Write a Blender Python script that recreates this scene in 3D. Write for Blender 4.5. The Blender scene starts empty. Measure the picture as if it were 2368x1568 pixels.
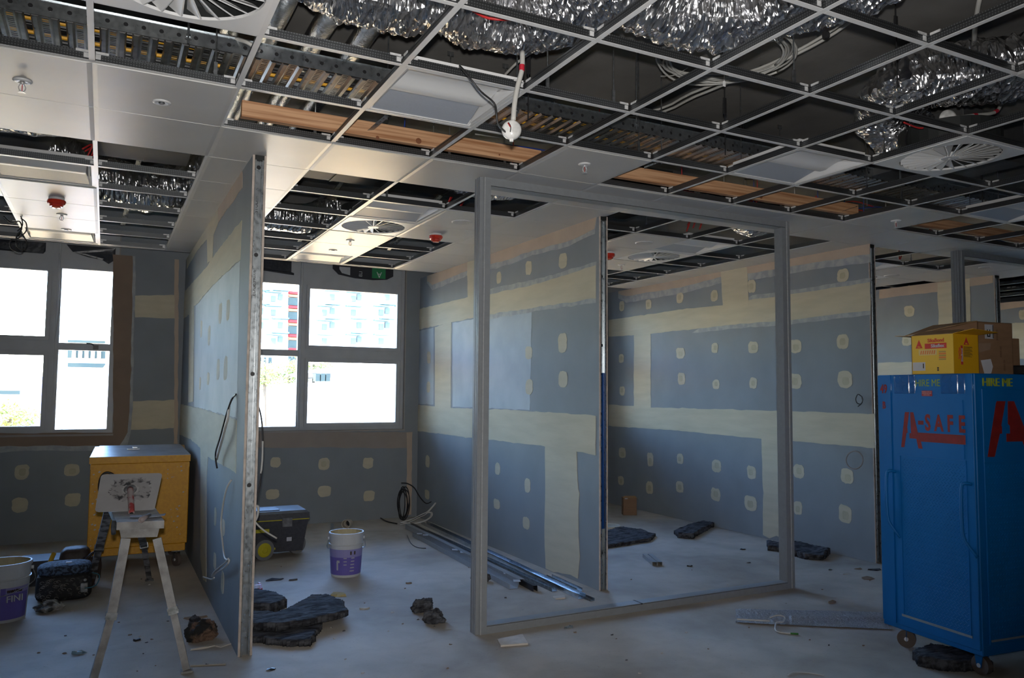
import bpy, bmesh, math, random
from mathutils import Vector, Matrix, noise
from math import sin, cos, pi, radians
random.seed(7)
S = bpy.context.scene
COL = S.collection

# ------------------------------------------------------------------ camera
FPX = 1812.63183
YAW, PITCH, ROLL = 0.478141581, 0.0676074941, 0.00777879009
CAM = Vector((0.10123, -1.96257, 1.525))
IW, IH = 2368.0, 1568.0
_cy, _sy, _cp, _sp, _cr, _sr = cos(YAW), sin(YAW), cos(PITCH), sin(PITCH), cos(ROLL), sin(ROLL)
FWD = Vector((_sy*_cp, _cy*_cp, _sp))
_r = Vector((_cy, -_sy, 0))
_u = _r.cross(FWD)
RIGHT = _cr*_r + _sr*_u
UP = -_sr*_r + _cr*_u
cam = bpy.data.cameras.new('camera')
cam.sensor_width = 36.0
cam.lens = FPX/IW*36.0
cam.clip_start = 0.05
cam.clip_end = 500
co = bpy.data.objects.new('camera', cam)
COL.objects.link(co)
R3 = Matrix((RIGHT, UP, -FWD)).transposed()
co.matrix_world = Matrix.Translation(CAM) @ R3.to_4x4()
S.camera = co

def on(u, v, ax, val):
    """point where the sight line of photo pixel (u, v) meets the plane ax = val"""
    d = RIGHT*((u-IW/2)/FPX) + UP*(-(v-IH/2)/FPX) + FWD
    a = 'xyz'.index(ax)
    return CAM + d*((val-CAM[a])/d[a])

# ------------------------------------------------------------------ world, sun, flash, exposure
vs = S.view_settings
vs.view_transform = 'Standard'
vs.look = 'None'
vs.gamma = 1
vs.use_curve_mapping = False
vs.exposure = 1.25
S.cycles.use_denoising = True
S.cycles.max_bounces = 10
S.cycles.diffuse_bounces = 6
S.cycles.glossy_bounces = 5
S.cycles.transparent_max_bounces = 12
S.cycles.sample_clamp_indirect = 6.0
w = bpy.data.worlds.new('sky')
S.world = w
w.use_nodes = True
nt = w.node_tree
bg = nt.nodes['Background']
sky = nt.nodes.new('ShaderNodeTexSky')
sky.sky_type = 'NISHITA'
sky.sun_disc = False
sky.sun_elevation = radians(42)
sky.sun_rotation = radians(200)
sky.air_density = 1.3
sky.dust_density = 0.6
tint = nt.nodes.new('ShaderNodeMixRGB')      # white balance of the photograph: skylight reads blue
tint.blend_type = 'MULTIPLY'
tint.inputs[0].default_value = 1.0
tint.inputs[2].default_value = (0.86, 0.97, 1.24, 1)
nt.links.new(sky.outputs[0], tint.inputs[1])
nt.links.new(tint.outputs[0], bg.inputs[0])
bg.inputs[1].default_value = SKY_STR = 1.35
SUN_STR = 22.0
FLASH_W = 210.0
sl = bpy.data.lights.new('sun', 'SUN')
sl.energy = SUN_STR
sl.angle = radians(0.6)
sl.color = (1.0, 0.88, 0.68)
so = bpy.data.objects.new('sun', sl)
COL.objects.link(so)
so.rotation_euler = Vector((-0.80, -0.10, 0.75)).to_track_quat('Z', 'Y').to_euler()
fl = bpy.data.lights.new('camera_flash', 'SPOT')
fl.energy = FLASH_W
fl.shadow_soft_size = 0.025
fl.spot_size = radians(95)
fl.spot_blend = 0.9
fl.color = (1.0, 0.97, 0.93)
fo = bpy.data.objects.new('camera_flash', fl)
COL.objects.link(fo)
fo.matrix_world = Matrix.Translation(CAM + UP*0.10 - FWD*0.02) @ R3.to_4x4() @ Matrix.Rotation(radians(9), 4, 'X')

ZC = 2.934          # underside of the ceiling grid
G = 0.6             # grid module
ZS = 3.62           # underside of the slab
YW = 7.18           # inner face of the window wall
XW = [0.835, 3.545, 6.37, 9.25, 12.1]     # left faces of the partition walls
YE = [2.83, 3.19, 2.93, 3.5, 3.5]
TW = [0.078, 0.078, 0.085, 0.1, 0.1]

# ------------------------------------------------------------------ materials
MATS = {}
def mat(name, col, rough=0.6, metal=0.0, col2=None, scale=6.0, var=0.12, bump=0.0, bscale=None, spec=0.4,
        contrast=(0.35, 0.65), detail=4.0, vor=False, stretch=None, coat=0.0, emit=None, bdist=0.01, rvar=0.0):
    if name in MATS: return MATS[name]
    m = bpy.data.materials.new(name)
    MATS[name] = m
    m.use_nodes = True
    t = m.node_tree
    b = t.nodes['Principled BSDF']
    b.inputs['Roughness'].default_value = rough
    b.inputs['Metallic'].default_value = metal
    b.inputs['Specular IOR Level'].default_value = spec
    b.inputs['Coat Weight'].default_value = coat
    tc = t.nodes.new('ShaderNodeTexCoord')
    mp = t.nodes.new('ShaderNodeMapping')
    if stretch: mp.inputs['Scale'].default_value = stretch
    t.links.new(tc.outputs['Object'], mp.inputs[0])
    n = t.nodes.new('ShaderNodeTexNoise')
    n.inputs['Scale'].default_value = scale
    n.inputs['Detail'].default_value = detail
    t.links.new(mp.outputs[0], n.inputs['Vector'])
    cr = t.nodes.new('ShaderNodeValToRGB')
    cr.color_ramp.elements[0].position = contrast[0]
    cr.color_ramp.elements[1].position = contrast[1]
    if col2 is None: col2 = tuple(c*(1-var) for c in col)
    cr.color_ramp.elements[0].color = (*col2, 1)
    cr.color_ramp.elements[1].color = (*col, 1)
    t.links.new(n.outputs['Fac'], cr.inputs[0])
    t.links.new(cr.outputs[0], b.inputs['Base Color'])
    if rvar:
        mr = t.nodes.new('ShaderNodeMapRange')
        mr.inputs['To Min'].default_value = max(0.03, rough-rvar)
        mr.inputs['To Max'].default_value = rough+rvar
        t.links.new(n.outputs['Fac'], mr.inputs['Value'])
        t.links.new(mr.outputs[0], b.inputs['Roughness'])
    if bump:
        if vor:
            n2 = t.nodes.new('ShaderNodeTexVoronoi')
            out = n2.outputs['Distance']
        else:
            n2 = t.nodes.new('ShaderNodeTexNoise')
            n2.inputs['Detail'].default_value = 5
            out = n2.outputs['Fac']
        n2.inputs['Scale'].default_value = bscale or scale*6
        t.links.new(mp.outputs[0], n2.inputs['Vector'])
        bp = t.nodes.new('ShaderNodeBump')
        bp.inputs['Strength'].default_value = bump
        bp.inputs['Distance'].default_value = bdist
        t.links.new(out, bp.inputs['Height'])
        t.links.new(bp.outputs[0], b.inputs['Normal'])
    if emit:
        b.inputs['Emission Color'].default_value = (*emit[0], 1)
        b.inputs['Emission Strength'].default_value = emit[1]
    return m

BOARD = mat('plasterboard', (0.215, 0.235, 0.255), 0.75, scale=2.5, var=0.10, bump=0.05, bscale=60)
BOARDP = mat('skimmed_board', (0.36, 0.395, 0.43), 0.7, scale=3, col2=(0.29, 0.33, 0.37), bump=0.06, bscale=30)
CREAM = mat('joint_compound', (0.50, 0.45, 0.335), 0.8, scale=5, var=0.10, stretch=(1, 0.5, 3), bump=0.08, bscale=25)
PINK = mat('undercoat_band', (0.46, 0.365, 0.285), 0.85, scale=4, var=0.10)
GREYW = mat('feathered_compound', (0.36, 0.37, 0.37), 0.8, scale=14, col2=(0.28, 0.30, 0.32), contrast=(0.4, 0.6))
INNER = mat('wet_compound', (0.43, 0.385, 0.27), 0.8, scale=10, var=0.12)
BROWN = mat('brown_undercoat', (0.235, 0.17, 0.125), 0.85, scale=3, var=0.15)
EDGE = mat('board_edge_plaster', (0.56, 0.48, 0.42), 0.9, scale=20, var=0.25, bump=0.3, bscale=60)
GALV = mat('galvanised_steel', (0.46, 0.49, 0.51), 0.30, 0.95, scale=34, col2=(0.38, 0.41, 0.43), rvar=0.12, spec=0.5)
GALVD = mat('galvanised_tee_web', (0.30, 0.31, 0.32), 0.34, 0.9, scale=40, col2=(0.16, 0.17, 0.17), rvar=0.1)
BRIGHT = mat('glint_clip_metal', (0.85, 0.85, 0.85), 0.3, 0.45, scale=60, var=0.2)  # flash glint of the clips put into the colour: pale, only half metallic
ALU = mat('anodised_grey_aluminium', (0.27, 0.285, 0.30), 0.42, 0.15, scale=30, var=0.08)
TILEW = mat('white_metal_tile', (0.50, 0.49, 0.475), 0.38, 0.0, scale=2.2, col2=(0.46, 0.45, 0.435), spec=0.5)
TEEW = mat('white_tee_face', (0.62, 0.62, 0.62), 0.35, scale=8, var=0.05)
WHITE = mat('white_enamel', (0.66, 0.66, 0.66), 0.35, scale=3, var=0.04)
PRISM = mat('light_panel', (0.40, 0.43, 0.48), 0.30, scale=90, var=0.05, bump=0.05, bscale=300)
FOIL = mat('crinkled_foil', (0.86, 0.86, 0.88), 0.24, 1.0, scale=14, var=0.20, bump=0.8, bscale=14, vor=True, bdist=0.03, rvar=0.08, stretch=(2.6, 1.0, 0.7))
FOILP = mat('foil_pipe_wrap', (0.70, 0.71, 0.72), 0.25, 1.0, scale=20, var=0.25, bump=0.8, bscale=70, bdist=0.006)
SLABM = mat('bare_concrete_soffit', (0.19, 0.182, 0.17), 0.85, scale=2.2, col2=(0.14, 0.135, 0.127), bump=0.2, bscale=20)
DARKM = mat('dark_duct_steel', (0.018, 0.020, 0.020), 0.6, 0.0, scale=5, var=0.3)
PINE = mat('pine_timber', (0.62, 0.36, 0.20), 0.5, scale=5, col2=(0.36, 0.165, 0.075), stretch=(0.35, 3, 12), contrast=(0.36, 0.60), bump=0.1, bscale=30)
BLACK = mat('black_plastic', (0.018, 0.018, 0.020), 0.4, scale=10, var=0.3)
RED = mat('red_cable', (0.45, 0.02, 0.02), 0.4, scale=6, var=0.1)
BLUEC = mat('blue_cable', (0.02, 0.05, 0.25), 0.4, scale=6, var=0.1)
YEL = mat('yellow_cable', (0.75, 0.38, 0.02), 0.5, scale=6, var=0.1)
WCAB = mat('white_cable', (0.50, 0.49, 0.46), 0.45, scale=9, var=0.1)
BATT = mat('charcoal_insulation_batt', (0.105, 0.108, 0.120), 0.95, scale=26, col2=(0.030, 0.030, 0.035), bump=0.7, bscale=160, bdist=0.006, spec=0.1, stretch=(0.35, 1.2, 1.2), contrast=(0.38, 0.62))
FLOORM = None

# ------------------------------------------------------------------ mesh helpers
class MB:
    def __init__(s): s.v = []; s.f = []; s.m = []; s.k = 0
    def face(s, pts):
        n = len(s.v); s.v += [tuple(p) for p in pts]; s.f.append(tuple(range(n, n+len(pts)))); s.m.append(s.k)
    def add(s, vs_, fs_):
        n = len(s.v); s.v += [tuple(p) for p in vs_]
        for f in fs_: s.f.append(tuple(i+n for i in f)); s.m.append(s.k)
        return s
    def box(s, x0, x1, y0, y1, z0, z1, M=None):
        vs_ = [Vector((x, y, z)) for x in (x0, x1) for y in (y0, y1) for z in (z0, z1)]
        if M is not None: vs_ = [M @ p for p in vs_]
        return s.add(vs_, [(0,1,3,2), (4,6,7,5), (0,4,5,1), (2,3,7,6), (0,2,6,4), (1,5,7,3)])
    def rbox(s, x0, x1, y0, y1, z0, z1, b=0.004, M=None):
        """box with its edges cut back by b"""
        vs_ = []; F = []
        xs, ys, zs = (x0, x1), (y0, y1), (z0, z1)
        for i in (0, 1):
            for j in (0, 1):
                for k in (0, 1):
                    sx, sy, sz = (1-2*i)*b, (1-2*j)*b, (1-2*k)*b
                    vs_ += [Vector((xs[i], ys[j]+sy, zs[k]+sz)), Vector((xs[i]+sx, ys[j], zs[k]+sz)), Vector((xs[i]+sx, ys[j]+sy, zs[k]))]
        c = lambda i, j, k, a: (i*4+j*2+k)*3+a
        for i in (0, 1): F.append((c(i,0,0,0), c(i,0,1,0), c(i,1,1,0), c(i,1,0,0)))
        for j in (0, 1): F.append((c(0,j,0,1), c(1,j,0,1), c(1,j,1,1), c(0,j,1,1)))
        for k in (0, 1): F.append((c(0,0,k,2), c(0,1,k,2), c(1,1,k,2), c(1,0,k,2)))
        for i in (0, 1):
            for j in (0, 1): F.append((c(i,j,0,0), c(i,j,1,0), c(i,j,1,1), c(i,j,0,1)))
            for k in (0, 1): F.append((c(i,0,k,0), c(i,1,k,0), c(i,1,k,2), c(i,0,k,2)))
        for j in (0, 1):
            for k in (0, 1): F.append((c(0,j,k,1), c(1,j,k,1), c(1,j,k,2), c(0,j,k,2)))
        for i in (0, 1):
            for j in (0, 1):
                for k in (0, 1): F.append((c(i,j,k,0), c(i,j,k,1), c(i,j,k,2)))
        if M is not None: vs_ = [M @ p for p in vs_]
        return s.add(vs_, F)
    def cone(s, p0, p1, r0, r1, n=12, caps=True):
        p0, p1 = Vector(p0), Vector(p1); d = (p1-p0).normalized()
        a = d.orthogonal().normalized(); b = d.cross(a)
        ring = lambda p, r: [p + a*(r*cos(2*pi*i/n)) + b*(r*sin(2*pi*i/n)) for i in range(n)]
        fs_ = [(i, (i+1) % n, n+(i+1) % n, n+i) for i in range(n)]
        if caps: fs_ += [tuple(range(n-1, -1, -1)), tuple(range(n, 2*n))]
        return s.add(ring(p0, r0)+ring(p1, r1), fs_)
    def cyl(s, p0, p1, r, n=12, caps=True): return s.cone(p0, p1, r, r, n, caps)
    def tube(s, pts, r, n=6, smooth=True, step=4, caps=True, rf=None):
        pts = [Vector(p) for p in pts]
        if smooth and len(pts) > 2: pts = spline(pts, step)
        N = len(pts); vs_ = []; fs_ = []
        t0 = (pts[1]-pts[0]).normalized(); a = t0.orthogonal().normalized()
        for i, p in enumerate(pts):
            t = (pts[min(i+1, N-1)]-pts[max(i-1, 0)]).normalized()
            a = (a - t*a.dot(t)); a = a.normalized() if a.length > 1e-6 else t.orthogonal().normalized()
            b = t.cross(a); rr = rf(i/(N-1)) if rf else r
            for j in range(n):
                q = 2*pi*j/n
                vs_.append(p + a*(rr*cos(q)) + b*(rr*sin(q)))
        for i in range(N-1):
            for j in range(n):
                j2 = (j+1) % n
                fs_.append((i*n+j, i*n+j2, (i+1)*n+j2, (i+1)*n+j))
        if caps: fs_ += [tuple(range(n-1, -1, -1)), tuple(range((N-1)*n, N*n))]
        return s.add(vs_, fs_)
    def prof(s, outline, p0, p1, up=(0, 0, 1)):
        """closed 2D outline (side, up) swept from p0 to p1"""
        p0, p1 = Vector(p0), Vector(p1); d = (p1-p0).normalized()
        sd = d.cross(Vector(up)).normalized(); uu = sd.cross(d)
        n = len(outline)
        vs_ = [p + sd*a + uu*b for p in (p0, p1) for a, b in outline]
        fs_ = [(i, (i+1) % n, n+(i+1) % n, n+i) for i in range(n)] + [tuple(range(n-1, -1, -1)), tuple(range(n, 2*n))]
        return s.add(vs_, fs_)
    def prism(s, poly, off):
        off = Vector(off); n = len(poly); poly = [Vector(p) for p in poly]
        return s.add(poly+[p+off for p in poly], [(i, (i+1) % n, n+(i+1) % n, n+i) for i in range(n)] + [tuple(range(n-1, -1, -1)), tuple(range(n, 2*n))])
    def lathe(s, rz, c=(0, 0, 0), n=24, M=None):
        c = Vector(c); m = len(rz); vs_ = []
        for r, z in rz:
            for i in range(n): vs_.append(c+Vector((r*cos(2*pi*i/n), r*sin(2*pi*i/n), z)))
        fs_ = []
        for k in range(m-1):
            for i in range(n):
                j = (i+1) % n; fs_.append((k*n+i, k*n+j, (k+1)*n+j, (k+1)*n+i))
        if M is not None: vs_ = [M @ p for p in vs_]
        return s.add(vs_, fs_)
    def mesh(s, name, mats, smooth=False, off=None):
        me = bpy.data.meshes.new(name)
        vs_ = s.v if off is None else [(p[0]-off[0], p[1]-off[1], p[2]-off[2]) for p in s.v]
        me.from_pydata(vs_, [], s.f)
        for m_ in (mats if isinstance(mats, (list, tuple)) else [mats]): me.materials.append(m_)
        if any(s.m): me.polygons.foreach_set('material_index', s.m)
        bm = bmesh.new(); bm.from_mesh(me); bmesh.ops.recalc_face_normals(bm, faces=bm.faces); bm.to_mesh(me); bm.free()
        if smooth: me.polygons.foreach_set('use_smooth', [True]*len(me.polygons)); 
        me.update()
        return me

def spline(pts, step=4):
    out = []; N = len(pts)
    for i in range(N-1):
        p0, p1, p2, p3 = pts[max(i-1, 0)], pts[i], pts[i+1], pts[min(i+2, N-1)]
        for k in range(step):
            t = k/step
            out.append(0.5*((2*p1)+(p2-p0)*t+(2*p0-5*p1+4*p2-p3)*t*t+(3*p1-p0-3*p2+p3)*t**3))
    out.append(pts[-1].copy())
    return out

WL = {}
def link(o, parent=None):
    COL.objects.link(o)
    if parent is not None: o.parent = parent
    return o
def tag(o, label=None, cat=None, group=None, kind=None):
    if label: o['label'] = label
    if cat: o['category'] = cat
    if group: o['group'] = group
    if kind: o['kind'] = kind
    return o
def thing(name, loc, label, cat, group=None, rz=0.0):
    o = bpy.data.objects.new(name, None); o.location = loc; o.rotation_euler = (0, 0, rz)
    o.empty_display_size = 0.1
    WL[o.name] = Vector(loc)
    link(o)
    return tag(o, label, cat, group)
def struct(name, mb, m, loc=(0, 0, 0), smooth=False):
    o = bpy.data.objects.new(name, mb.mesh(name, m, smooth, loc)); o.location = loc
    WL[o.name] = Vector(loc)
    link(o); o['kind'] = 'structure'
    return o
def part(mb, name, m, parent, world=True, smooth=False, label=None, kind=None):
    """one mesh part; the mesh is given in world coordinates, or in the parent's own when world is False"""
    off = WL.get(parent.name, Vector((0, 0, 0))) if world else None
    o = bpy.data.objects.new(name, mb.mesh(name, m, smooth, off))
    WL[o.name] = WL.get(parent.name, Vector((0, 0, 0))) if world else Vector((0, 0, 0))
    link(o, parent)
    if label: o['label'] = label
    if kind: o['kind'] = kind
    return o
def inst(name, me, parent, loc=(0, 0, 0), rz=0.0, world=True):
    o = bpy.data.objects.new(name, me)
    L = Vector(loc)
    if parent is not None and world: L = L - WL.get(parent.name, Vector((0, 0, 0)))
    o.location = L; o.rotation_euler = (0, 0, rz)
    WL[o.name] = Vector(loc)
    return link(o, parent)
def solo(name, mb, m, label, cat, group=None, loc=None, smooth=False):
    if loc is None:
        xs = [p[0] for p in mb.v]; ys = [p[1] for p in mb.v]; zs = [p[2] for p in mb.v]
        loc = ((min(xs)+max(xs))/2, (min(ys)+max(ys))/2, min(zs))
    o = bpy.data.objects.new(name, mb.mesh(name, m, smooth, loc)); o.location = loc
    WL[o.name] = Vector(loc)
    link(o)
    return tag(o, label, cat, group)
def textmesh(s_, size, M, m, parent, name='lettering', ext=0.0008, bold=0.0, ax='CENTER', sx=1.0, stencil=False):
    cu = bpy.data.curves.new(name, 'FONT'); cu.body = s_; cu.size = size; cu.extrude = ext; cu.offset = bold
    cu.align_x = ax; cu.align_y = 'CENTER'; cu.resolution_u = 3
    tmp = bpy.data.objects.new('tmp_text', cu); COL.objects.link(tmp)
    dg = bpy.context.evaluated_depsgraph_get(); dg.update()
    me = bpy.data.meshes.new_from_object(tmp.evaluated_get(dg))
    COL.objects.unlink(tmp); bpy.data.objects.remove(tmp)
    me.transform(Matrix.Diagonal((sx, 1, 1, 1)))
    me.transform(M)
    me.materials.clear(); me.materials.append(m)
    o = bpy.data.objects.new(name, me); link(o, parent)
    return o
def frame_M(o, x, y):
    """matrix whose X axis is x, Y axis is y, origin o"""
    x = Vector(x).normalized(); y = Vector(y).normalized(); z = x.cross(y)
    m_ = Matrix((x, y, z)).transposed().to_4x4()
    return Matrix.Translation(Vector(o)) @ m_
def nz(p, sc=1.0, seed=0.0):
    return noise.noise(Vector((p[0]*sc+seed, p[1]*sc-seed, p[2]*sc+seed*0.5)))
# ------------------------------------------------------------------ room shell
FLOORM = bpy.data.materials.new('dusty_concrete_floor'); FLOORM.use_nodes = True
t = FLOORM.node_tree; b_ = t.nodes['Principled BSDF']; b_.inputs['Roughness'].default_value = 0.72; b_.inputs['Specular IOR Level'].default_value = 0.3
tc = t.nodes.new('ShaderNodeTexCoord')
def _noise(sc, det, dist=0.0):
    n = t.nodes.new('ShaderNodeTexNoise'); n.inputs['Scale'].default_value = sc; n.inputs['Detail'].default_value = det; n.inputs['Distortion'].default_value = dist
    t.links.new(tc.outputs['Object'], n.inputs['Vector']); return n
def _ramp(n, stops):
    r = t.nodes.new('ShaderNodeValToRGB'); e = r.color_ramp.elements
    e[0].position, e[0].color = stops[0][0], (*stops[0][1], 1); e[1].position, e[1].color = stops[1][0], (*stops[1][1], 1)
    for s_ in stops[2:]:
        q = e.new(s_[0]); q.color = (*s_[1], 1)
    t.links.new(n.outputs['Fac'], r.inputs[0]); return r
r1 = _ramp(_noise(1.1, 6, 0.4), [(0.30, (0.33, 0.285, 0.24)), (0.68, (0.54, 0.48, 0.405)), (0.5, (0.44, 0.40, 0.345))])
r2 = _ramp(_noise(5.0, 9, 0.5), [(0.36, (0.62, 0.60, 0.58)), (0.60, (1.0, 1.0, 1.0))])
r3 = _ramp(_noise(55.0, 3), [(0.24, (0.45, 0.43, 0.42)), (0.36, (1, 1, 1))])
m1 = t.nodes.new('ShaderNodeMixRGB'); m1.blend_type = 'MULTIPLY'; m1.inputs[0].default_value = 0.28
m2 = t.nodes.new('ShaderNodeMixRGB'); m2.blend_type = 'MULTIPLY'; m2.inputs[0].default_value = 0.5
t.links.new(r1.outputs[0], m1.inputs[1]); t.links.new(r2.outputs[0], m1.inputs[2])
t.links.new(m1.outputs[0], m2.inputs[1]); t.links.new(r3.outputs[0], m2.inputs[2])
t.links.new(m2.outputs[0], b_.inputs['Base Color'])
bp = t.nodes.new('ShaderNodeBump'); bp.inputs['Strength'].default_value = 0.25; bp.inputs['Distance'].default_value = 0.01
t.links.new(r2.outputs[0], bp.inputs['Height']); t.links.new(bp.outputs[0], b_.inputs['Normal'])

XL, XR, YF = -2.6, 15.0, -5.0
struct('floor', MB().box(XL-0.2, XR+0.2, YF-0.2, YW+0.32, -0.15, 0.0), FLOORM)
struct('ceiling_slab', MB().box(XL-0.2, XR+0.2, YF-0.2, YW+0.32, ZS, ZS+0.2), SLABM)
struct('wall_left', MB().box(XL-0.2, XL, YF-0.2, YW+0.32, 0.0, ZS), BOARD)
struct('wall_right', MB().box(XR, XR+0.2, YF-0.2, YW+0.32, 0.0, ZS), BOARD)
struct('wall_front', MB().box(XL, XR, YF-0.2, YF, 0.0, ZS), BOARD)

# window wall with one opening per bay
SILL, HEAD = 1.065, 2.90
OPEN = [(-2.15, 0.20), (1.05, 3.37), (4.0, 6.15), (6.75, 9.0), (9.6, 11.8)]
mb = MB(); xs = XL
for a, b in OPEN:
    mb.box(xs, a, YW, YW+0.25, 0, ZS); mb.box(a, b, YW, YW+0.25, 0, SILL); mb.box(a, b, YW, YW+0.25, HEAD+0.28, ZS); xs = b
mb.box(xs, XR, YW, YW+0.25, 0, ZS)
ww = struct('wall_window', mb, BOARD)

def wobble(poly, seg=0.07, amp=0.006, seed=0.0, keep=None):
    """subdivide a planar polygon's edges and shake them a little"""
    out = []; n = len(poly)
    for i in range(n):
        a, b = Vector(poly[i]), Vector(poly[(i+1) % n]); L = (b-a).length; k = max(1, min(40, int(L/seg)))
        nrm = Vector((0, 0, 0))
        for q in range(k):
            p = a.lerp(b, q/k)
            j = Vector((nz(p, 9, seed), nz(p, 9, seed+31), nz(p, 9, seed+77)))*amp*1.6 + Vector((nz(p, 31, seed), nz(p, 31, seed+3), nz(p, 31, seed+7)))*amp*0.9
            out.append(p+j)
    return out
_ws = [0]
def band(parent, px, ax, val, m, th, name='joint_band', amp=0.006, label=None):
    """a spread of compound on a wall face: outline in photo pixels, carried onto the plane ax = val"""
    _ws[0] += 1.7
    poly = [on(u, v, ax, val) for u, v in px]
    zmax = ZC-0.004
    a = 'xyz'.index(ax)
    poly = wobble(poly, amp=amp, seed=_ws[0])
    for p in poly:
        p[a] = val; p.z = min(max(p.z, 0.004), zmax)
    off = Vector((0, 0, 0)); off[a] = -th
    o = part(MB().prism(poly, off), name, m, parent)
    if label: o['label'] = label
    return o
def patch(parent, cx, cy, wpx, hpx, ax, val, th=0.0022, dot=False, seed=0):
    """hand-size dab of compound over a screw"""
    rnd = random.Random(seed*7.3+cx)
    c = on(cx, cy, ax, val); e = on(cx+wpx/2, cy, ax, val); h = on(cx, cy-hpx/2, ax, val)
    W2 = (e-c).length; H2 = (h-c).length
    a = 'xyz'.index(ax); b = 1 if a == 0 else 0
    def blob(s, off):
        pts = []
        for i in range(24):
            q = 2*pi*i/24; ca, sa = cos(q), sin(q)
            r = (abs(ca)**3.2+abs(sa)**3.2)**(-1/3.2)*(0.92+0.10*nz((ca*1.3+cx, sa*1.3, seed), 1.7)+rnd.uniform(-0.025, 0.03)+(0.10 if 2 <= i <= 4 and seed % 3 == 0 else 0))*s
            p = c.copy(); p[b] += W2*r*ca + off[0]*W2; p.z += H2*r*sa + off[1]*H2; p[a] = val
            p.z = max(p.z, 0.004); pts.append(p)
        return pts
    off = Vector((0, 0, 0)); off[a] = -th
    mb = MB().prism(blob(1.0, (0, 0)), off)
    o = part(mb, 'screw_patch', CREAM, parent)
    if dot:
        off2 = off*1.35; mb = MB().prism(blob(0.48, (rnd.uniform(-.15, .15), rnd.uniform(-.25, .1))), off2)
        part(mb, 'wet_spot', INNER, o)
    return o

# ------------------------------------------------------------------ partition walls
WALLS = []
def stud_end(parent, x0, y, w_, holes):
    """open end of the wall: C-stud seen into its web, board edges both sides"""
    t_ = 0.013
    mb = MB().box(x0+t_, x0+w_-t_, y+0.030, y+0.032, 0.0, ZC-0.006)
    mb.box(x0+t_, x0+t_+0.0015, y-0.004, y+0.032, 0.0, ZC-0.006).box(x0+w_-t_-0.0015, x0+w_-t_, y-0.004, y+0.032, 0.0, ZC-0.006)
    mb.box(x0+t_, x0+t_+0.009, y-0.004, y-0.0025, 0.0, ZC-0.006).box(x0+w_-t_-0.009, x0+w_-t_, y-0.004, y-0.0025, 0.0, ZC-0.006)
    xm = x0+w_/2; q = (w_-2*t_)*0.22
    for s in (-1, 1):   # swaged ribs down the web
        mb.box(xm+s*q-0.0022, xm+s*q+0.0022, y+0.0255, y+0.030, 0.0, ZC-0.006)
    st = part(mb, 'steel_stud', GALV, parent)
    hb = MB(); k = 0
    for z in holes: hb.cyl((xm, y+0.0245, z), (xm, y+0.0300, z), 0.0125, 14)
    part(hb, 'service_hole', BLACK, st)
    rb = MB(); z = 0.12
    while z < ZC-0.1:
        rb.box(xm-q, xm+q, y+0.026, y+0.030, z, z+0.004); z += 0.213
    part(rb, 'stiffening_crease', GALV, st)
    tr = MB().box(x0+t_-0.001, x0+w_-t_+0.001, y-0.006, y+0.034, ZC-0.035, ZC-0.004)
    part(tr, 'head_track', DARKM, parent)
def partition(i, end=True):
    x0, y0, w_ = XW[i], YE[i], TW[i]
    t_ = 0.013
    root = struct('wall_partition', MB().box(x0+t_, x0+w_-t_, y0+0.06, YW-0.002, 0.003, ZC-0.004), GALV)
    for a, b in ((x0, x0+t_), (x0+w_-t_, x0+w_)):
        part(MB().box(a, b, y0, YW-0.001, 0.001, ZC-0.003), 'plasterboard', BOARD, root)
    for a, b in ((x0-0.0006, x0+t_), (x0+w_-t_, x0+w_+0.0006)):
        mb = MB(); z = 0.002
        while z < ZC-0.05:      # ragged plaster edge
            z2 = min(z+0.11, ZC-0.006); j = random.uniform(0.001, 0.004)
            mb.box(a, b, y0-j, y0+0.002, z, z2); z = z2
        part(mb, 'board_edge', EDGE, root)
    if end: stud_end(root, x0, y0, w_, [2.86, 2.33, 1.62, 0.97] if i == 0 else [2.45, 1.9, 1.35, 0.85, 0.28])
    WALLS.append(root)
    return root
for i in range(5): partition(i)
W1, W2, W3, W4, W5 = WALLS

zb0, zb1 = on(1388, 1225, 'y', YE[1]).z, on(1388, 862, 'y', YE[1]).z
part(MB().box(XW[1]+0.017, XW[1]+TW[1]-0.017, YE[1]+0.0235, YE[1]+0.0243, zb0, zb1), 'blue_coated_section', mat('blue_coating', (0.004, 0.05, 0.21), 0.35, 0.2, scale=12), W2, label='blue coated length of the stud')
x = XW[0]; A = 'x'
band(W1, [(453,708),(500,652),(555,603),(548,968),(466,944),(449,940)], A, x, BOARDP, 0.0012, 'skimmed_area')
band(W1, [(505,464),(561,371),(561,434),(505,515)], A, x, PINK, 0.003, 'undercoat_band', label='pinkish undercoat band under the ceiling')
band(W1, [(432,592),(505,466),(505,515),(494,545),(492,598),(480,610),(479,552),(455,582),(432,622)], A, x, CREAM, 0.002)
band(W1, [(419,683),(479,617),(492,596),(560,508),(556,600),(500,652),(453,706),(449,706),(447,930),(436,930),(438,727),(419,742)], A, x, CREAM, 0.0024)
band(W1, [(413,934),(466,945),(548,971),(546,1093),(515,1075),(481,1057),(478,1110),(477,1345),(470,1340),(464,1290),(464,1036),(440,1015),(411,1003)], A, x, CREAM, 0.0021)
for i, p in enumerate([(528,717,8,50),(510,724,8,48),(484,776,6,46),(466,761,4,40),(522,852,9,58),(505,854,7,50),(482,876,6,30),(463,887,4,30),(498,1195,5,46),(517,1220,6,40),(497,1297,6,40),(515,1347,7,56)]):
    patch(W1, *p, A, x, seed=i)

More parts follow.
